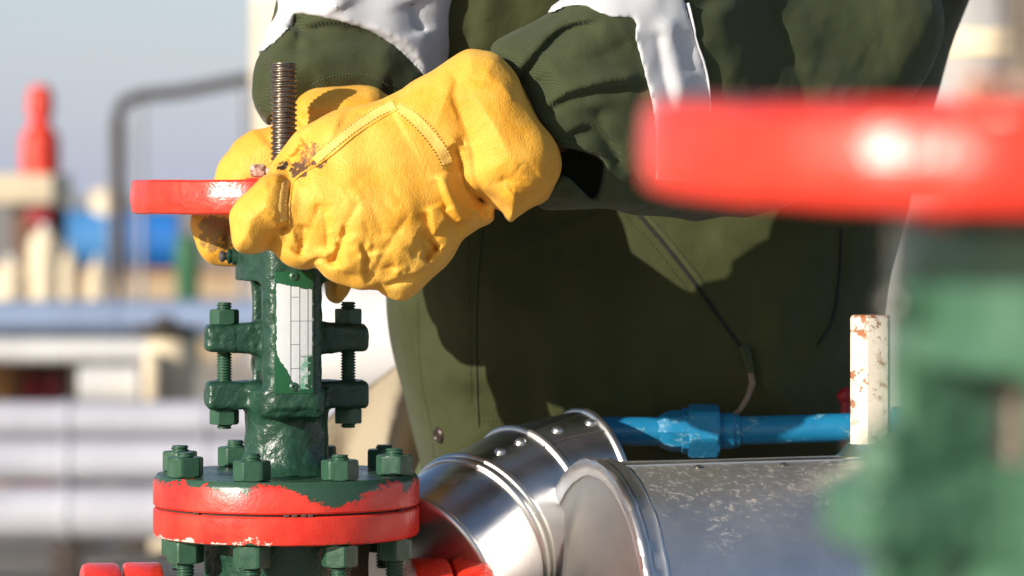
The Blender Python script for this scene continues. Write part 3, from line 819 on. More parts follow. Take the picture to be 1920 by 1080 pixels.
# jacket body ---------------------------------------------------------
YT = .36
g = Grid((-.22, .07, .86), (.46, .58, 1.56), .0042)
out = [(560, -260), (600, 0), (640, 260), (690, 440), (715, 545), (738, 650), (765, 760), (792, 860), (800, 900), (900, 930), (1200, 940), (1500, 935), (1635, 900), (1640, 760), (1655, 580), (1690, 430), (1748, 190), (1812, 0), (1850, -160), (1700, -340), (1300, -380), (800, -340)]
d2 = poly2d(g, out, YT)
T = ctrl(g, [(760, 700, .135), (900, 300, .13), (1100, 600, .155), (1300, 600, .16), (1500, 600, .15), (1200, 100, .13), (1000, 850, .135), (1400, 850, .145), (860, 0, .25), (940, 20, .27), (1000, 40, .25), (900, 90, .24), (960, -120, .26)], YT, .055)
F = rext(g, d2, YT, T, .13)
CR = [([(870, 0), (885, 50), (870, 110)], .010, .006, 'v'), ([(930, -20), (905, 60), (915, 110)], .010, .006, 'r'), ([(830, 20), (845, 90)], .01, .005, 'r'),
      ([(960, -30), (975, 40), (960, 90)], .012, .006, 'v'),
      ([(1180, 385), (1240, 450), (1310, 540), (1390, 650)], .0045, .006, 's'),
      ([(900, 420), (893, 550), (890, 650), (893, 780)], .0035, .0022, 'v'), ([(800, 560), (790, 640), (795, 740), (815, 850)], .0035, .0012, 'v'),
      ([(960, 480), (1060, 430), (1190, 395)], .006, .003, 'r'), ([(1575, 430), (1572, 520), (1550, 620)], .004, .003, 'v'),
      ([(820, 700), (870, 720), (940, 705)], .008, .004, 'r'), ([(800, 760), (860, 790), (950, 790)], .008, .003, 'v'), ([(790, 640), (850, 690), (900, 700)], .012, .004, 'r'),
      ([(745, 560), (765, 660), (790, 760)], .012, .005, 'r'), ([(1010, 780), (1120, 760), (1250, 790)], .012, .006, 'r'), ([(1480, 560), (1450, 650), (1440, 760)], .012, .006, 'r'),
      ([(1300, 0), (1400, 80), (1500, 190)], .02, .008, 'r'), ([(1600, 600), (1500, 680), (1400, 740)], .012, .006, 'r'), ([(1620, 660), (1520, 740)], .01, .005, 'v'), ([(1350, 20), (1450, 60), (1560, 160)], .012, .006, 'v'), ([(1640, -20), (1600, 80), (1500, 200)], .012, .008, 'r'), ([(1700, 60), (1640, 150), (1580, 200)], .008, .006, 'v'),
      ([(1000, 560), (1040, 660), (1030, 760)], .015, .006, 'r'), ([(1180, 620), (1160, 700), (1200, 780)], .01, .005, 'v'), ([(1330, 430), (1420, 520), (1480, 640)], .012, .005, 'r'), ([(760, 720), (810, 735), (870, 760)], .005, .003, 'v'), ([(905, 650), (940, 640), (975, 650)], .006, .003, 'v'), ([(900, 780), (940, 800), (985, 800)], .005, .0035, 'v')]
for p, w, a, k in CR: F = crease(g, F, p, .22, w, a, k)
F = F+fbm(g, .16, .004, 11, 2)
jacket = sdfobj('jacket', g, F, M['cloth'], person, 5, True)
tj = bvh(jacket)
def J(o): return [adopt(q, jacket) for q in o] if isinstance(o, list) else adopt(o, jacket)
J(ribbon('zipper', tj, [(1170, 372), (1240, 452), (1315, 548), (1392, 655)], 8, .0012, M['lining'], None))
J(ribbon('zipper_tape', tj, [(1184, 370), (1252, 448), (1327, 542), (1404, 650)], 7, .0010, M['cloth_dark'], None))
J(ribbon('side_seam', tj, [(1577, 430), (1573, 520), (1560, 600), (1530, 650)], 5, .0010, M['lining'], None))
J(ribbon('front_placket', tj, [(903, 430), (896, 520), (892, 620), (894, 720), (897, 800)], 4, .0012, M['cloth_dark'], None))
J(stitches('hem_stitching', tj, [[(783, 560), (785, 640), (792, 720), (808, 800), (815, 860)], [(878, 430), (880, 600), (884, 760)], [(960, 470), (1060, 420), (1165, 385)], [(1150, 385), (1215, 450), (1290, 545)], [(905, 790), (960, 788)]], M['cloth_dark'], None, 5, 3, .0004))
h, n = hit(tj, 823, 816)
if h:
    J(MB().lathe([(.0072, -.001), (.0072, .0008), (.0060, .0022), (.0045, .0024), (.0038, .0018), (.0010, .0016)], 32, axisM(h, n)).build('snap_button', M['snap'], None))
h1 = hit(tj, 1396, 655)[0]; yb = h1.y-.004
J(MB().tube([W(1394, 650, yb), W(1399, 662, yb-.003), W(1408, 700, yb-.006)], [.0035, .0042, .003], 10).build('zip_pull', M['cloth_dark'], None))
J(MB().tube([W(1407, 698, yb-.006), W(1411, 718, yb-.008), W(1402, 745, yb-.011), W(1388, 768, yb-.016), W(1366, 786, yb-.020), W(1349, 795, yb-.022)], [.0024, .0028, .0024, .0022, .0022, .0030], 10).build('zip_cord', M['cord'], None))

# near sleeve (the worker's left arm) ---------------------------------
YS = .02
g = Grid((-.05, -.14, 1.20), (.42, .24, 1.50), .0023)
out = [(925, 90), (985, 56), (1035, 26), (1090, -20), (1180, -90), (1350, -170), (1560, -180), (1740, -80), (1790, 60), (1700, 220), (1560, 345), (1400, 405), (1250, 405), (1135, 393), (1060, 391), (1010, 385), (985, 330), (960, 240), (935, 150)]
d2 = poly2d(g, out, YS)
yc = ctrl(g, [(960, 200, -.045), (1080, 250, -.03), (1250, 200, .0), (1450, 180, .07), (1650, 100, .13), (1450, 350, .09)], YS, .045)
T = ctrl(g, [(950, 120, .040), (1000, 300, .055), (1150, 200, .062), (1300, 150, .068), (1500, 150, .075)], YS, .05)
F = rext(g, d2, yc, T, .050)
CR = [([(935, 190), (985, 130), (1050, 60), (1125, 42)], .0055, .010, 's'), ([(1010, 235), (1060, 190), (1140, 170), (1200, 160)], .014, .007, 'r'),
      ([(1015, 232), (1050, 200), (1110, 168), (1190, 160)], .004, -.0, 'v'), ([(1020, 140), (1090, 95), (1190, 50)], .016, .004, 'r'),
      ([(1010, 215), (1070, 180), (1140, 163), (1215, 155)], .007, .011, 's'), ([(1005, 150), (1020, 180), (1010, 212)], .005, .007, 'v'), ([(1030, 120), (1120, 110), (1180, 80)], .006, .003, 'v'),
      ([(1050, 260), (1100, 240), (1140, 262), (1180, 330)], .006, .008, 's'), ([(1120, 200), (1130, 250), (1180, 310), (1200, 380)], .012, .008, 'v'),
      ([(1250, 30), (1262, 110), (1285, 200)], .008, .004, 'r'), ([(1230, 60), (1240, 130), (1262, 220)], .006, .005, 'v'), ([(1290, 60), (1300, 140)], .006, .004, 'v'),
      ([(1340, 0), (1380, 120), (1400, 220)], .02, .008, 'r'), ([(1440, -20), (1500, 120), (1530, 240)], .018, .010, 'v'), ([(1060, 360), (1090, 385), (1120, 380)], .006, .005, 'r')]
msk = np.clip(-d2/.012, 0, 1)
D2 = 0
for p, w, a, k in CR: D2 = crease(g, D2, p, -.04, w*(1.6 if k == 's' else 1.0), a*(1.05 if k == 's' else .95), k, msk)
F = F+D2
F = F+fbm(g, .07, .0016, 21)
Fs = F
cav = poly2d(g, [(1040, 268), (1085, 282), (1130, 303), (1126, 350), (1112, 374), (1085, 352), (1055, 330), (1000, 350), (960, 250), (950, 200), (985, 190)], YS-.06)
F = smax(F, -(rext(g, cav, -.16, .155, .012)), .004)
slv = sdfobj('sleeve', g, F, M['cloth_dark'], None, 3); ts = bvh(slv); J(slv)
def band(name, g, Fs, d2, mat, off=.0030):
    Fb = np.maximum(np.maximum(Fs-off, -(Fs+.006)), d2)
    return J(sdfobj(name, g, Fb, mat, None, 1))
b2 = poly2d(g, [(1300, -320), (1275, -60), (1280, 0), (1300, 70), (1322, 140), (1330, 200), (1328, 320), (1326, 338), (1228, 338), (1228, 330), (1226, 250), (1218, 190), (1200, 120), (1188, 75), (1188, 42), (1160, 38), (1138, 36), (1085, 14), (1040, 24), (1030, 18), (1090, -80), (1180, -300)], YS-.05)
band('reflective_band', g, Fs, b2+.0004*np.sin(g.Z*900), M['tape'])
J(ribbon('band_edging', ts, [(1287, 6), (1303, 68), (1322, 138), (1328, 200), (1327, 250)], 4, .0036, M['tape'], None))
J(ribbon('cuff_hem', ts, [(1050, 263), (1090, 272), (1132, 290)], 7, .0012, M['cloth_dark'], None))

# far sleeve (the worker's right arm) ---------------------------------
YR = .12
g = Grid((-.235, .02, 1.26), (.0, .24, 1.52), .0028)
out = [(480, 205), (474, 165), (482, 115), (500, 80), (512, 30), (535, -50), (600, -170), (780, -170), (870, -90), (850, 20), (838, 110), (815, 175), (770, 215), (700, 225), (600, 222), (540, 236), (505, 232)]
d2 = poly2d(g, out, YR)
yc = ctrl(g, [(600, 200, .105), (650, 60, .13), (800, 0, .16)], YR, .05)
F = rext(g, d2, yc, .068+0*g.X, .055)
for p, w, a, k in [([(550, 30), (560, 60), (552, 100)], .006, .007, 'v'), ([(552, 55), (640, 45), (740, 75), (800, 130)], .007, .008, 's'), ([(500, 120), (530, 85), (552, 50)], .012, .006, 'r'),
                   ([(560, 120), (660, 95), (740, 130), (790, 170)], .012, .005, 'r'), ([(580, 90), (650, 75), (720, 95)], .006, .003, 'v'), ([(590, 160), (660, 140), (730, 158)], .010, .004, 'r'), ([(500, 120), (495, 160), (510, 210)], .008, .004, 'v'),
                   ([(610, -40), (640, 20)], .012, .006, 'r'), ([(770, 0), (790, 60)], .008, .008, 'v')]:
    F = F+crease(g, 0, p, .06, w*(1.6 if k == 's' else 1.1), a*1.1, k, np.clip(-d2/.012, 0, 1))
F = F+fbm(g, .06, .0015, 31)
Fs = F; cav = poly2d(g, [(520, 260), (530, 205), (600, 178), (690, 176), (750, 205), (760, 270)], .1)
F = smax(F, -(rext(g, cav, .10, .052, .01)), .003)
s2 = sdfobj('sleeve', g, F, M['cloth_dark'], None, 1); tr = bvh(s2); J(s2)
b2 = poly2d(g, [(430, 100), (492, 95), (546, 52), (551, 30), (575, 28), (640, 42), (700, 62), (745, 92), (790, 135), (815, 160), (900, 100), (830, -60), (700, -90), (528, -60), (518, 20), (497, 44), (470, 60)], .07)
band('reflective_band', g, Fs, b2+.0004*np.sin(g.X*900), M['tape'])
J(stitches('hem_stitching', tr, [[(585, 158), (620, 144), (660, 138), (700, 144), (730, 162)]], M['cloth_stitch'], None, 3, 3, .0003))

# gloves ---------------------------------------------------------------
YG = -.09
g = Grid((-.245, -.180, 1.145), (.052, .008, 1.378), .00115)
hand = [(455, 375), (484, 349), (499, 330), (506, 308), (532, 275), (560, 244), (590, 224), (614, 212), (672, 198), (730, 174), (790, 150), (860, 130), (900, 200), (930, 300), (925, 395), (917, 416), (893, 429), (865, 452), (842, 488), (816, 510), (783, 536), (757, 550), (735, 549), (720, 543), (713, 533), (700, 538), (682, 536), (660, 524), (640, 521), (619, 511), (605, 497), (594, 496), (581, 502), (566, 501), (548, 494), (532, 480), (523, 462), (520, 448), (505, 440), (470, 420), (450, 400)]
lobe = [(436, 400), (447, 382), (470, 360), (496, 334), (530, 325), (548, 350), (552, 395), (546, 418), (538, 432), (520, 440), (508, 455), (492, 470), (472, 473), (452, 470), (441, 455), (436, 425)]
cuff = [(760, 160), (812, 130), (850, 107), (872, 96), (886, 94), (905, 96), (925, 99), (942, 109), (966, 139), (987, 180), (1009, 221), (1033, 255), (1047, 281), (1051, 310), (1043, 345), (1028, 373), (995, 392), (972, 406), (957, 415), (944, 398), (925, 384), (898, 372), (876, 350), (866, 325), (863, 290), (850, 270), (828, 245), (792, 222), (750, 200), (742, 185)]
yc = ctrl(g, [(560, 360, -.098), (700, 350, -.090), (850, 300, -.080), (650, 500, -.095)], YG, .035)
T = ctrl(g, [(560, 300, .030), (560, 420, .042), (640, 400, .054), (740, 380, .056), (720, 480, .050), (600, 470, .045), (830, 400, .046), (700, 240, .040), (850, 250, .046), (780, 500, .040)], YG, .022)
F = rext(g, poly2d(g, hand, YG), yc, T, .040)
def P3(px, py, y): return W(px, py, y)
# the thumb tip, curled finger knuckles and the pad below them
Lb = rext(g, poly2d(g, lobe, YG), -.123+0*g.X, .030+0*g.X, .026)
F = smin(F, Lb, .013)
for (a, b, ra, rb) in [((557, 465, -.118), (610, 385, -.122), .0125, .017), ((632, 490, -.118), (670, 400, -.128), .0130, .018), ((690, 505, -.112), (740, 410, -.124), .0130, .018), ((752, 520, -.098), (800, 430, -.112), .0115, .017)]:
    F = smin(F, capsule(g, P3(*a), P3(*b), ra, rb), .016)
Cf = rext(g, poly2d(g, cuff, YG), -.078+0*g.X, ctrl(g, [(860, 150, .042), (960, 300, .062), (900, 250, .058), (980, 380, .045), (800, 180, .036)], YG, .03), .042)
F = smin(F, Cf, .0022)
CR = [ # seam steps of the thumb and wrist
 ([(745, 202), (700, 215), (650, 250), (605, 285), (572, 310), (552, 335), (545, 375), (543, 415)], .0035, .0030, 's'),
 ([(748, 200), (790, 235), (820, 270), (842, 312)], .004, .0014, 'v'),
 ([(470, 470), (488, 456), (504, 440), (522, 429), (543, 420)], .0030, .0065, 's'), ([(482, 474), (505, 456), (530, 440)], .0035, .003, 'r'),
 ([(571, 501), (584, 491), (598, 484), (614, 487)], .0026, .0065, 's'), ([(602, 497), (616, 488), (629, 475), (640, 450), (646, 420)], .0040, .0060, 's'), ([(612, 470), (613, 430), (606, 380)], .0050, .0026, 'v'), ([(560, 480), (566, 455), (570, 420)], .0045, .0030, 'v'),
 ([(650, 515), (656, 480), (650, 440)], .009, .0030, 'r'),
 ([(687, 537), (683, 510), (684, 484), (676, 455)], .0036, .0055, 's'), ([(702, 530), (708, 500), (704, 470)], .008, .003, 'r'),
 ([(716, 538), (735, 528), (765, 520), (802, 505), (822, 490)], .0036, .0058, 's'),
 ([(782, 438), (798, 446), (812, 458), (821, 470)], .0030, .0050, 'v'), ([(797, 493), (806, 478), (822, 466)], .0035, .0045, 'v'), ([(790, 455), (800, 470), (798, 488)], .0026, .0035, 'v'), ([(770, 480), (785, 462), (790, 446)], .003, .0025, 'v'),
 ([(802, 392), (806, 415), (814, 440), (828, 428), (841, 410)], .0032, .0055, 's'), ([(812, 385), (822, 408), (836, 405)], .007, .0040, 'r'),
 ([(826, 325), (838, 360), (856, 395), (872, 421)], .0055, .0060, 'r'), ([(818, 335), (828, 365), (838, 395)], .0035, .0030, 'v'), ([(850, 420), (858, 436), (850, 455)], .003, .003, 'v'),
 ([(848, 270), (862, 300), (870, 340), (890, 368), (932, 392)], .0050, .0085, 'v'), ([(846, 300), (858, 345), (880, 380), (915, 400)], .0045, .0030, 'v'), ([(858, 268), (866, 262), (868, 274)], .003, .003, 'v'),
 ([(905, 408), (922, 400), (948, 402)], .004, .005, 'v'),
 ([(957, 412), (952, 385), (968, 362)], .008, .004, 'r'), ([(975, 390), (1000, 372), (1030, 352)], .014, .003, 'v'),
 ([(532, 290), (548, 272), (565, 262)], .005, .004, 'r'), ([(535, 302), (556, 288), (560, 270)], .003, .003, 'v'), ([(500, 345), (525, 340), (548, 328)], .006, .002, 'v'),
 ([(622, 505), (640, 440), (680, 370)], .0065, .0028, 'v'), ([(694, 535), (722, 470), (770, 400)], .0065, .0028, 'v'), ([(560, 490), (580, 430), (610, 370)], .006, .0022, 'v'),
 ([(640, 200), (690, 215), (735, 195)], .02, .003, 'v'), ([(660, 330), (700, 390), (720, 450)], .014, .0018, 'v')]
msk = np.clip(-np.minimum(np.minimum(poly2d(g, hand, YG), poly2d(g, lobe, YG)), poly2d(g, cuff, YG))/.011, .12, 1)
D2 = 0
for p, w, a, k in CR: D2 = crease(g, D2, p, -.135, w, a*{'r': 1.0, 'v': 1.25, 's': 1.3}[k], k, msk)
rs = np.random.RandomState(8)      # fine wrinkles, in fans where the leather bunches up
for (cx, cy, sx, sy, ang, L, n, am) in [(620, 470, 14, 30, 75, 30, 7, .0016), (690, 500, 22, 22, 82, 34, 8, .0018), (800, 462, 24, 22, -35, 26, 7, .0013), (760, 505, 22, 14, -20, 26, 5, .0013), (560, 450, 12, 20, 70, 26, 5, .0015),
        (850, 340, 10, 40, 75, 34, 6, .0016), (985, 345, 34, 26, -25, 34, 11, .0012), (720, 400, 60, 50, 60, 40, 9, .0009), (895, 400, 20, 10, -30, 30, 5, .0018), (520, 300, 14, 12, -45, 20, 5, .0016), (590, 360, 14, 30, 80, 30, 5, .0012), (880, 160, 40, 30, 70, 40, 5, .0008), (500, 400, 24, 30, 40, 26, 6, .0009)]:
    for _ in range(n):
        x0 = cx+rs.normal()*sx*.7; y0 = cy+rs.normal()*sy*.7; a_ = R(ang+rs.normal()*16); l_ = L*rs.uniform(.6, 1.3); b_ = rs.normal()*4
        D2 = crease(g, D2, [(x0-math.cos(a_)*l_/2, y0-math.sin(a_)*l_/2), (x0+b_, y0+b_), (x0+math.cos(a_)*l_/2, y0+math.sin(a_)*l_/2)], -.135, rs.uniform(.0014, .0028), am*rs.uniform(.4, 1.0), 'v' if rs.rand() < .7 else 'r', msk)
F = F+D2
F = F+fbm(g, .040, .0012, 41, 2)
gl1 = sdfobj('glove', g, F, M['leather'], None, 1); tg = bvh(gl1)
adopt(gl1, person)
def G(o): return [adopt(q, gl1) for q in o] if isinstance(o, list) else adopt(o, gl1)
s1 = [(733, 192), (694, 207), (650, 237), (612, 268), (586, 296), (566, 312)]
s1b = [(746, 203), (712, 222), (664, 254), (624, 286), (592, 309), (560, 328), (546, 345)]
G(ribbon('seam_strip', tg, [(740, 197), (703, 214), (657, 246), (618, 277), (590, 302)], 17, .0008, M['seam'], None, edge=.8))
G(ribbon('seam_strip', tg, [(745, 200), (775, 220), (804, 250), (828, 282), (840, 308)], 20, .0008, M['seam'], None, edge=.8))
G(ribbon('seam_strip', tg, [(537, 338), (533, 362), (530, 390), (534, 416)], 16, .0005, M['seam'], None, edge=.8))
G(ribbon('seam_welt', tg, [(747, 205), (712, 224), (664, 256), (626, 288), (596, 309), (566, 326), (550, 343), (545, 372), (543, 395), (542, 420)], 3.4, .0011, M['leather2'], None, step=2, edge=.6))
G(stitches('stitching', tg, [[(738, 191), (700, 206), (652, 240), (612, 272)], [(744, 203), (708, 221), (660, 252), (620, 285)], [(742, 208), (768, 230), (796, 260), (818, 292), (830, 318)], [(752, 197), (785, 216), (815, 245), (838, 280), (848, 305)], [(538, 345), (535, 370), (534, 400)]], M['thread'], None, 4, 2.6, .00042, .0011))

g = Grid((-.262, -.045, 1.145), (-.03, .145, 1.345), .0018)
up = [(400, 372), (406, 335), (414, 305), (432, 280), (450, 262), (478, 247), (505, 240), (530, 228), (552, 200), (572, 178), (610, 167), (655, 162), (700, 166), (730, 182), (775, 230), (800, 300), (795, 400), (785, 465), (700, 500), (665, 528), (650, 556), (634, 568), (614, 556), (606, 520), (560, 470), (480, 400), (440, 385)]  # right side widened out of sight to stop sunlight slipping between the gloves
YB = .075
F = rext(g, poly2d(g, up, YB), .076+0*g.X, .053+0*g.X, .040)
lo = [(357, 418), (360, 402), (380, 388), (430, 380), (520, 380), (560, 420), (540, 470), (480, 482), (440, 489), (412, 491), (390, 480), (370, 455), (360, 435)]
F = smin(F, rext(g, poly2d(g, lo, .05), .062+0*g.X, .034+0*g.X, .028), .010)
for a, b, q in (((742, 392, -.004), (660, 300, .045), .031), ((775, 450, .0), (700, 410, .045), .026)): F = smin(F, capsule(g, P3(*a), P3(*b), q), .01)  # hidden lumps added behind the near glove, blocking stray sun from the jacket
for a, b in (((405, 462, .048), (450, 395, .055)), ((450, 470, .045), (480, 395, .052))): F = smin(F, capsule(g, P3(*a), P3(*b), .013, .014), .01)
for p, w, a, k in [([(560, 215), (600, 195), (660, 200), (720, 195)], .012, .005, 'r'), ([(560, 235), (590, 215), (640, 222)], .006, .004, 'v'), ([(440, 300), (480, 280), (500, 262)], .012, .003, 'r'), ([(435, 490), (430, 450), (440, 410)], .004, .004, 'v')]:
    F = crease(g, F, p, .045, w, a, k)
F = F+fbm(g, .05, .0008, 51)
gl2 = sdfobj('glove', g, F, M['leather_dirty'], None, 2); adopt(gl2, person)
gl2['label'] = 'far glove, smudged with grime under the rim'

# ------------------------------------------------------------------ surroundings
def ground():
    n = 60; vs = []; fs = []
    for i in range(n+1):
        for j in range(n+1):
            x_ = (i/n-.5)*2; y_ = (j/n-.5)*2
            X_ = math.copysign(abs(x_)**2.6, x_)*900; Y_ = math.copysign(abs(y_)**2.6, y_)*900+10
            vs.append((X_, Y_, .02*math.sin(X_*.7)*math.sin(Y_*.5)*(1 if abs(X_)+abs(Y_) > 4 else 0)-.012))
    for i in range(n):
        for j in range(n): a = i*(n+1)+j; fs.append((a, a+n+1, a+n+2, a+1))
    tag(mkobj('ground', vs, fs, M['ground'], None, 0), kind='structure')
ground()
def bgpipe(py0, py1, y, x0, x1, mat, name, label, group=None, legs=3, rings=True, lift=0, dz=0):
    a = W(0, py0, y).z; b = W(0, py1, y).z; r = (a-b)/2; z = (a+b)/2; X0 = W(x0, 0, y).x; X1 = W(x1, 0, y).x
    rt = empty(name, ((X0+X1)/2, y, 0), 0, label, 'pipe', group); h = (X1-X0)/2
    MB().tube([(-h, 0, z), (h, 0, z+dz)], r, 40).build('pipe', mat, rt)
    if rings:
        for k in range(1, 8): q = -h+2*h*k/8; MB().tube([(q-.012, 0, z), (q+.012, 0, z)], r+.006, 40).build('ring_band', mat, rt)
    for k in range(legs):
        q = -h*.85+1.7*h*k/max(1, legs-1)
        if z-r > .05: MB().box((q, 0, (z-r)/2), (.09, .09, z-r), .01).build('support_leg', M['bgdark'], rt)
    return rt
bgpipe(752, 826, 9.6, -900, 1150, M['cladding'], 'clad_pipe', 'topmost of the three silver clad pipes low at the left, out of focus', 'silver clad pipes')
bgpipe(912, 1012, 9.0, -900, 1150, M['cladding'], 'clad_pipe', 'lowest and nearest of the three silver clad pipes at the left', 'silver clad pipes')
bgpipe(822, 908, 9.3, -900, 1150, M['cladding'], 'clad_pipe', 'middle one of the three silver clad pipes low at the left', 'silver clad pipes')
bgpipe(562, 634, 12.8, -1500, 1250, M['bluegrey'], 'clad_pipe', 'blue grey pipe running behind the white pipe at the left', None, 6)
bgpipe(634, 682, 11, -1500, 292, M['white'], 'white_pipe', 'thin white pipe above the dark gap at the left', None, 3, False)
bgpipe(686, 762, 10.4, 150, 262, M['white'], 'white_vessel', 'short pale vessel beside the cream valve at the left', None, 2, False)

def bx(mb, px0, px1, py0, py1, y, dep, bev=.02):
    a = W(px0, py1, y); b = W(px1, py0, y)
    mb.box(((a.x+b.x)/2, y+dep/2, (a.z+b.z)/2), (b.x-a.x, dep, b.z-a.z), bev); return mb
def bgthing(name, label, cat, px, y, group=None): return empty(name, (W(px, 0, y).x, y, 0), 0, label, cat, group)
def put(mb, name, mat, rt):
    for i, v in enumerate(mb.v): mb.v[i] = v-rt.location
    return mb.build(name, mat, rt)
def vlathe(px, y, prof, seg=32):
    """prof = (radius in pixels, pixel row)"""
    d = y+3; c_ = W(px, 0, y); return MB().lathe([(max(r_, .5)/7200*d, W(0, q, y).z) for r_, q in prof][::-1], seg, Matrix.Translation((c_.x, c_.y, 0)))

rt = bgthing('cream_valve', 'blurred cream insulated valve with dark top by the white pipe at the left', 'valve', 315, 10.3)
put(vlathe(318, 10.3, [(20, 628), (44, 640), (50, 680), (46, 735), (44, 800), (30, 1180)]), 'valve_body', M['cream'], rt)
put(vlathe(310, 10.3, [(18, 594), (20, 606), (62, 612), (62, 622), (30, 630)]), 'handwheel', M['bgdark'], rt)
put(bx(MB(), 268, 296, 660, 760, 10.1, .25), 'side_box', M['cream'], rt)

rt = bgthing('dark_shed', 'dark open low shed with red and orange drums inside, under the white pipe', 'shed', 60, 11.8)
put(bx(MB(), -300, 160, 668, 1060, 12.4, .1, .01), 'back_panel', M['rustbrown'], rt); put(bx(MB(), -300, 165, 664, 676, 11.3, 1.2, .01), 'roof_panel', M['bgdark'], rt)
for px, lab, mt in ((60, 'dull red drum, left of the two in the dark shed', 'crimson'), (98, 'dull red drum, right of the two in the dark shed', 'crimson'), (5, 'orange primed drum in the dark shed at the left edge', 'orange')):
    w = 17 if px != 5 else 28
    o = vlathe(px, 11.8, [(w*.9, 704 if px != 5 else 684), (w, 706 if px != 5 else 688), (w, 730), (w*1.04, 733), (w, 736), (w, 1095)]).build('drum', M[mt]); tag(o, lab, 'drum', 'drums in the dark shed')

rt = bgthing('low_wall', 'tan rendered wall running far behind the pipes at the left', 'wall', 200, 26)
put(bx(MB(), -1200, 1250, 512, 800, 26, .3), 'wall_panel', M['tan'], rt); put(bx(MB(), -1200, 1250, 506, 514, 25.95, .4), 'coping', M['orange'], rt)

rt = bgthing('blue_tank', 'blue horizontal tank behind the pipe bridge legs, far at the left', 'tank', 230, 27)
d = 30; c_ = W(235, 452, 27)
put(MB().tube([(W(105, 0, 27).x, 27, c_.z), (W(335, 0, 27).x, 27, c_.z)], 58/7200*d, 32), 'tank_shell', M['bgblue'], rt)
put(MB().tube([(W(100, 0, 27).x, 27, c_.z), (W(215, 0, 27).x, 27, c_.z)], 60/7200*d, 32), 'tank_band', M['bgblue2'], rt)
m = MB(); bx(m, 130, 145, 500, 660, 27, .2); bx(m, 300, 315, 500, 660, 27, .2); put(m, 'cradle', M['bgdark'], rt)
rt = bgthing('green_pump', 'small green pump housing beside the blue tank', 'pump', 352, 24)
put(vlathe(352, 24, [(10, 440), (24, 448), (26, 500), (22, 512), (22, 690)]), 'pump_body', M['bggreen'], rt)
put(bx(MB(), 338, 372, 478, 492, 23.9, .3), 'pump_flange', M['bggreen'], rt)

rt = bgthing('pipe_bridge', 'dark steel pipe bridge with a bent top beam against the sky at the left', 'pipe bridge', 300, 22)
y = 22
put(MB().tube([W(222, 530, y), W(222, 215, y), W(232, 192, y), W(262, 180, y), W(340, 172, y), W(455, 150, y), W(470, 145, y)], 12/7200*25, 14), 'top_beam', M['bgdark'], rt)
for px, w in ((265, 6), (455, 7), (474, 5)): put(MB().tube([W(px, 690, y), W(px, 165 if px > 300 else 190, y)], w/7200*25, 12), 'leg', M['grey'], rt)
put(MB().tube([W(222, 690, y), W(222, 520, y)], 8/7200*25, 12), 'leg', M['bgdark'], rt)
for px in (200, 238): put(MB().tube([W(px, 690, y), W(px+6, 230, y)], 3.5/7200*25, 10), 'riser', M['grey'], rt)

rt = bgthing('red_stand_valve', 'bright red tall capped valve stem standing on a cream box at the far left', 'valve', 76, 15)
put(vlathe(76, 15.3, [(12, 160), (23, 170), (25, 212), (17, 224), (20, 236), (35, 254), (37, 300), (35, 327)]), 'cap', M['bgred'], rt)
rt = bgthing('cream_cabinet', 'cream equipment cabinet under the red capped stem at the far left', 'cabinet', 40, 15)
put(bx(MB(), -200, 100, 326, 384, 15.0, .8), 'top_box', M['cream'], rt); put(bx(MB(), 20, 92, 386, 1000, 15.1, .5), 'cabinet_frame', M['rustbrown'], rt)
put(bx(MB(), 48, 96, 388, 428, 15.05, .04), 'red_panel', M['crimson'], rt); put(bx(MB(), 80, 112, 388, 500, 15.2, .3), 'dark_door', M['bgdark'], rt)
for px, a, w in ((85, 440, 34), (128, 480, 22), (22, 500, 36), (182, 500, 18)):
    rt = bgthing('insulated_valve', {85: 'tallest cream insulated valve in the far group at the left', 128: 'slim cream insulated valve right of the tallest one', 22: 'squat cream insulated valve at the far left edge', 182: 'small cream insulated valve nearest the blue tank'}[px], 'valve', px, 14, 'cream insulated valves at the left')
    put(vlathe(px, 14, [(w*.5, a-8), (w*.8, a+4), (w, a+24), (w*.9, 620), (w*.8, 1120)]), 'valve_body', M['cream'], rt)
    put(vlathe(px, 14, [(w*.25, a-22), (w*.3, a-9)]), 'stem_cap', M['white'], rt)
rt = bgthing('small_tank', 'small beige tank on top of the blue tank, far at the left', 'tank', 205, 27)
put(vlathe(205, 27, [(10, 350), (34, 360), (36, 392), (36, 408)]), 'tank_shell', M['cream'], rt)

rt = bgthing('storage_column', 'tall cream column rising behind the far sleeve', 'column', 545, 24)
put(vlathe(545, 24, [(20, -430), (66, -400), (70, -380), (72, 300), (72, 690)], 48), 'column_shell', M['cream'], rt)
put(vlathe(545, 24, [(74, -30), (76, -26), (76, 0), (74, 4)], 48), 'column_band', M['white'], rt)

rt = bgthing('white_vessel', 'large white horizontal vessel behind the valve and jacket edge', 'vessel', 800, 4.2)
c_ = W(800, 640, 4.2)
put(MB().tube([(W(628, 0, 4.2).x-.04, 4.2, c_.z), (W(628, 0, 4.2).x, 4.2, c_.z), (W(1180, 0, 4.2).x, 4.2, c_.z)], [.09, .11, .115], 40), 'vessel_shell', M['white'], rt)
for px in (700, 1000): put(bx(MB(), px-10, px+10, 700, 1450, 4.15, .1), 'saddle', M['grey'], rt)

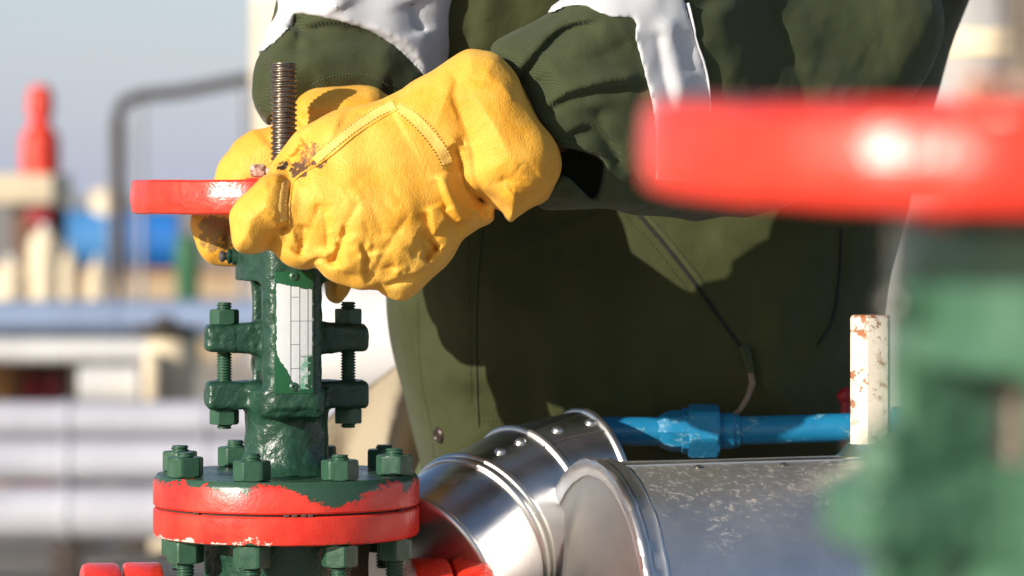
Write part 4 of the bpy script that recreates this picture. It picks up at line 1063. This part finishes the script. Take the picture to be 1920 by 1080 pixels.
# canvas draped over a rail, behind the valve
y = .95; vs = []; fs = []; nu, nv = 44, 40
for side in (0, 1):
    for i in range(nu+1):
        for j in range(nv+1):
            u = i/nu; v = j/nv
            top = 800-165*min(1, u*1.25)**.8
            px = 600+250*u+16*math.sin(v*3+u*4); py = top+(1150-top)*v
            yy = y+.10*math.sin(u*9+v*2)*min(1, v*2)*.4+(.012+.03*v)*(side*2-1)
            vs.append(W(px, py, yy))
N0 = (nu+1)*(nv+1)
for s in (0, 1):
    for i in range(nu):
        for j in range(nv): a = s*N0+i*(nv+1)+j; q = (a, a+1, a+nv+2, a+nv+1); fs.append(q if s else q[::-1])
for i in range(nu): a = i*(nv+1); fs.append((a, a+nv+1, N0+a+nv+1, N0+a))
tag(mkobj('canvas_cover', vs, fs, M['khaki'], None, 0), 'blurred khaki canvas cover with dark spots, between the valve neck and the jacket', 'cover')

# pale tank at the right edge, behind the worker
rt = bgthing('white_tank', 'tall pale tank standing behind the worker at the right edge', 'tank', 1850, 3.5)
put(vlathe(1850, 3.5, [(20, -560), (170, -520), (184, -480), (186, 1500)], 56), 'tank_shell', M['tankgrey'], rt)
put(vlathe(1850, 3.5, [(188, 60), (190, 66), (190, 110), (188, 116)], 56), 'tank_band', M['cream'], rt)
# rubble under the blue pipe
for k, px in enumerate((1385, 1420, 1475, 1520)):
    g = Grid((-.05, -.05, -.04), (.05, .05, .04), .005)
    F = np.sqrt((g.X/1.25)**2+(g.Y/1.1)**2+(g.Z/.8)**2)-.026+fbm(g, .05, .004, 60+k)
    o = sdfobj('valve_box', g, F, M['khaki'], None, 2) if False else None

# ------------------------------------------------------------------ camera, sky, sun
cd = bpy.data.cameras.new('camera'); cam = bpy.data.objects.new('camera', cd); COL.objects.link(cam); SC.camera = cam
cam.location = CAM; cam.rotation_euler = (R(90), 0, 0); cd.sensor_width = 36; cd.lens = 135; cd.shift_y = -180/1920
cd.clip_start = .05; cd.clip_end = 3000
cd.dof.use_dof = True; cd.dof.focus_distance = 2.93; cd.dof.aperture_fstop = 7.3
AZ, EL = R(-47), R(18)
sv = Vector((math.sin(AZ)*math.cos(EL), -math.cos(AZ)*math.cos(EL), math.sin(EL)))
sl = bpy.data.lights.new('sun', 'SUN'); sl.energy = 4.6; sl.angle = R(.55); sl.color = (1, .93, .82)
so = bpy.data.objects.new('sun', sl); COL.objects.link(so); so.rotation_euler = sv.to_track_quat('Z', 'Y').to_euler(); so.location = (0, 0, 5)
wd = bpy.data.worlds.new('World'); SC.world = wd; wd.use_nodes = True; nt = wd.node_tree; bg = nt.nodes['Background']
sky = nt.nodes.new('ShaderNodeTexSky'); sky.sky_type = 'NISHITA'; sky.sun_disc = False; sky.sun_elevation = EL
sky.sun_rotation = math.atan2(sv.x, sv.y); sky.air_density = 1.0; sky.dust_density = 1.5; sky.ozone_density = 2.6
nt.links.new(sky.outputs[0], bg.inputs[0]); bg.inputs[1].default_value = .078
# pale winter haze low over the horizon, fading upward
def wn(t_, **k):
    n_ = nt.nodes.new('ShaderNode'+t_)
    for a_, v_ in k.items(): setattr(n_, a_, v_)
    return n_
tcw = wn('TexCoord'); sp_ = wn('SeparateXYZ'); nt.links.new(tcw.outputs['Generated'], sp_.inputs[0])
e1 = wn('Math', operation='ABSOLUTE'); nt.links.new(sp_.outputs[2], e1.inputs[0])
e2 = wn('Math', operation='MULTIPLY'); nt.links.new(e1.outputs[0], e2.inputs[0]); e2.inputs[1].default_value = -7
e3 = wn('Math', operation='EXPONENT'); nt.links.new(e2.outputs[0], e3.inputs[0])
b2_ = wn('Background'); b2_.inputs[0].default_value = (.68, .72, 1, 1)
e4 = wn('Math', operation='MULTIPLY'); nt.links.new(e3.outputs[0], e4.inputs[0]); e4.inputs[1].default_value = .37; nt.links.new(e4.outputs[0], b2_.inputs[1])
ad = wn('AddShader'); nt.links.new(bg.outputs[0], ad.inputs[0]); nt.links.new(b2_.outputs[0], ad.inputs[1]); nt.links.new(ad.outputs[0], nt.nodes['World Output'].inputs[0])
SC.view_settings.view_transform = 'Standard'; SC.view_settings.look = 'None'; SC.view_settings.exposure = .5; SC.view_settings.gamma = 1
SC.render.engine = 'CYCLES'
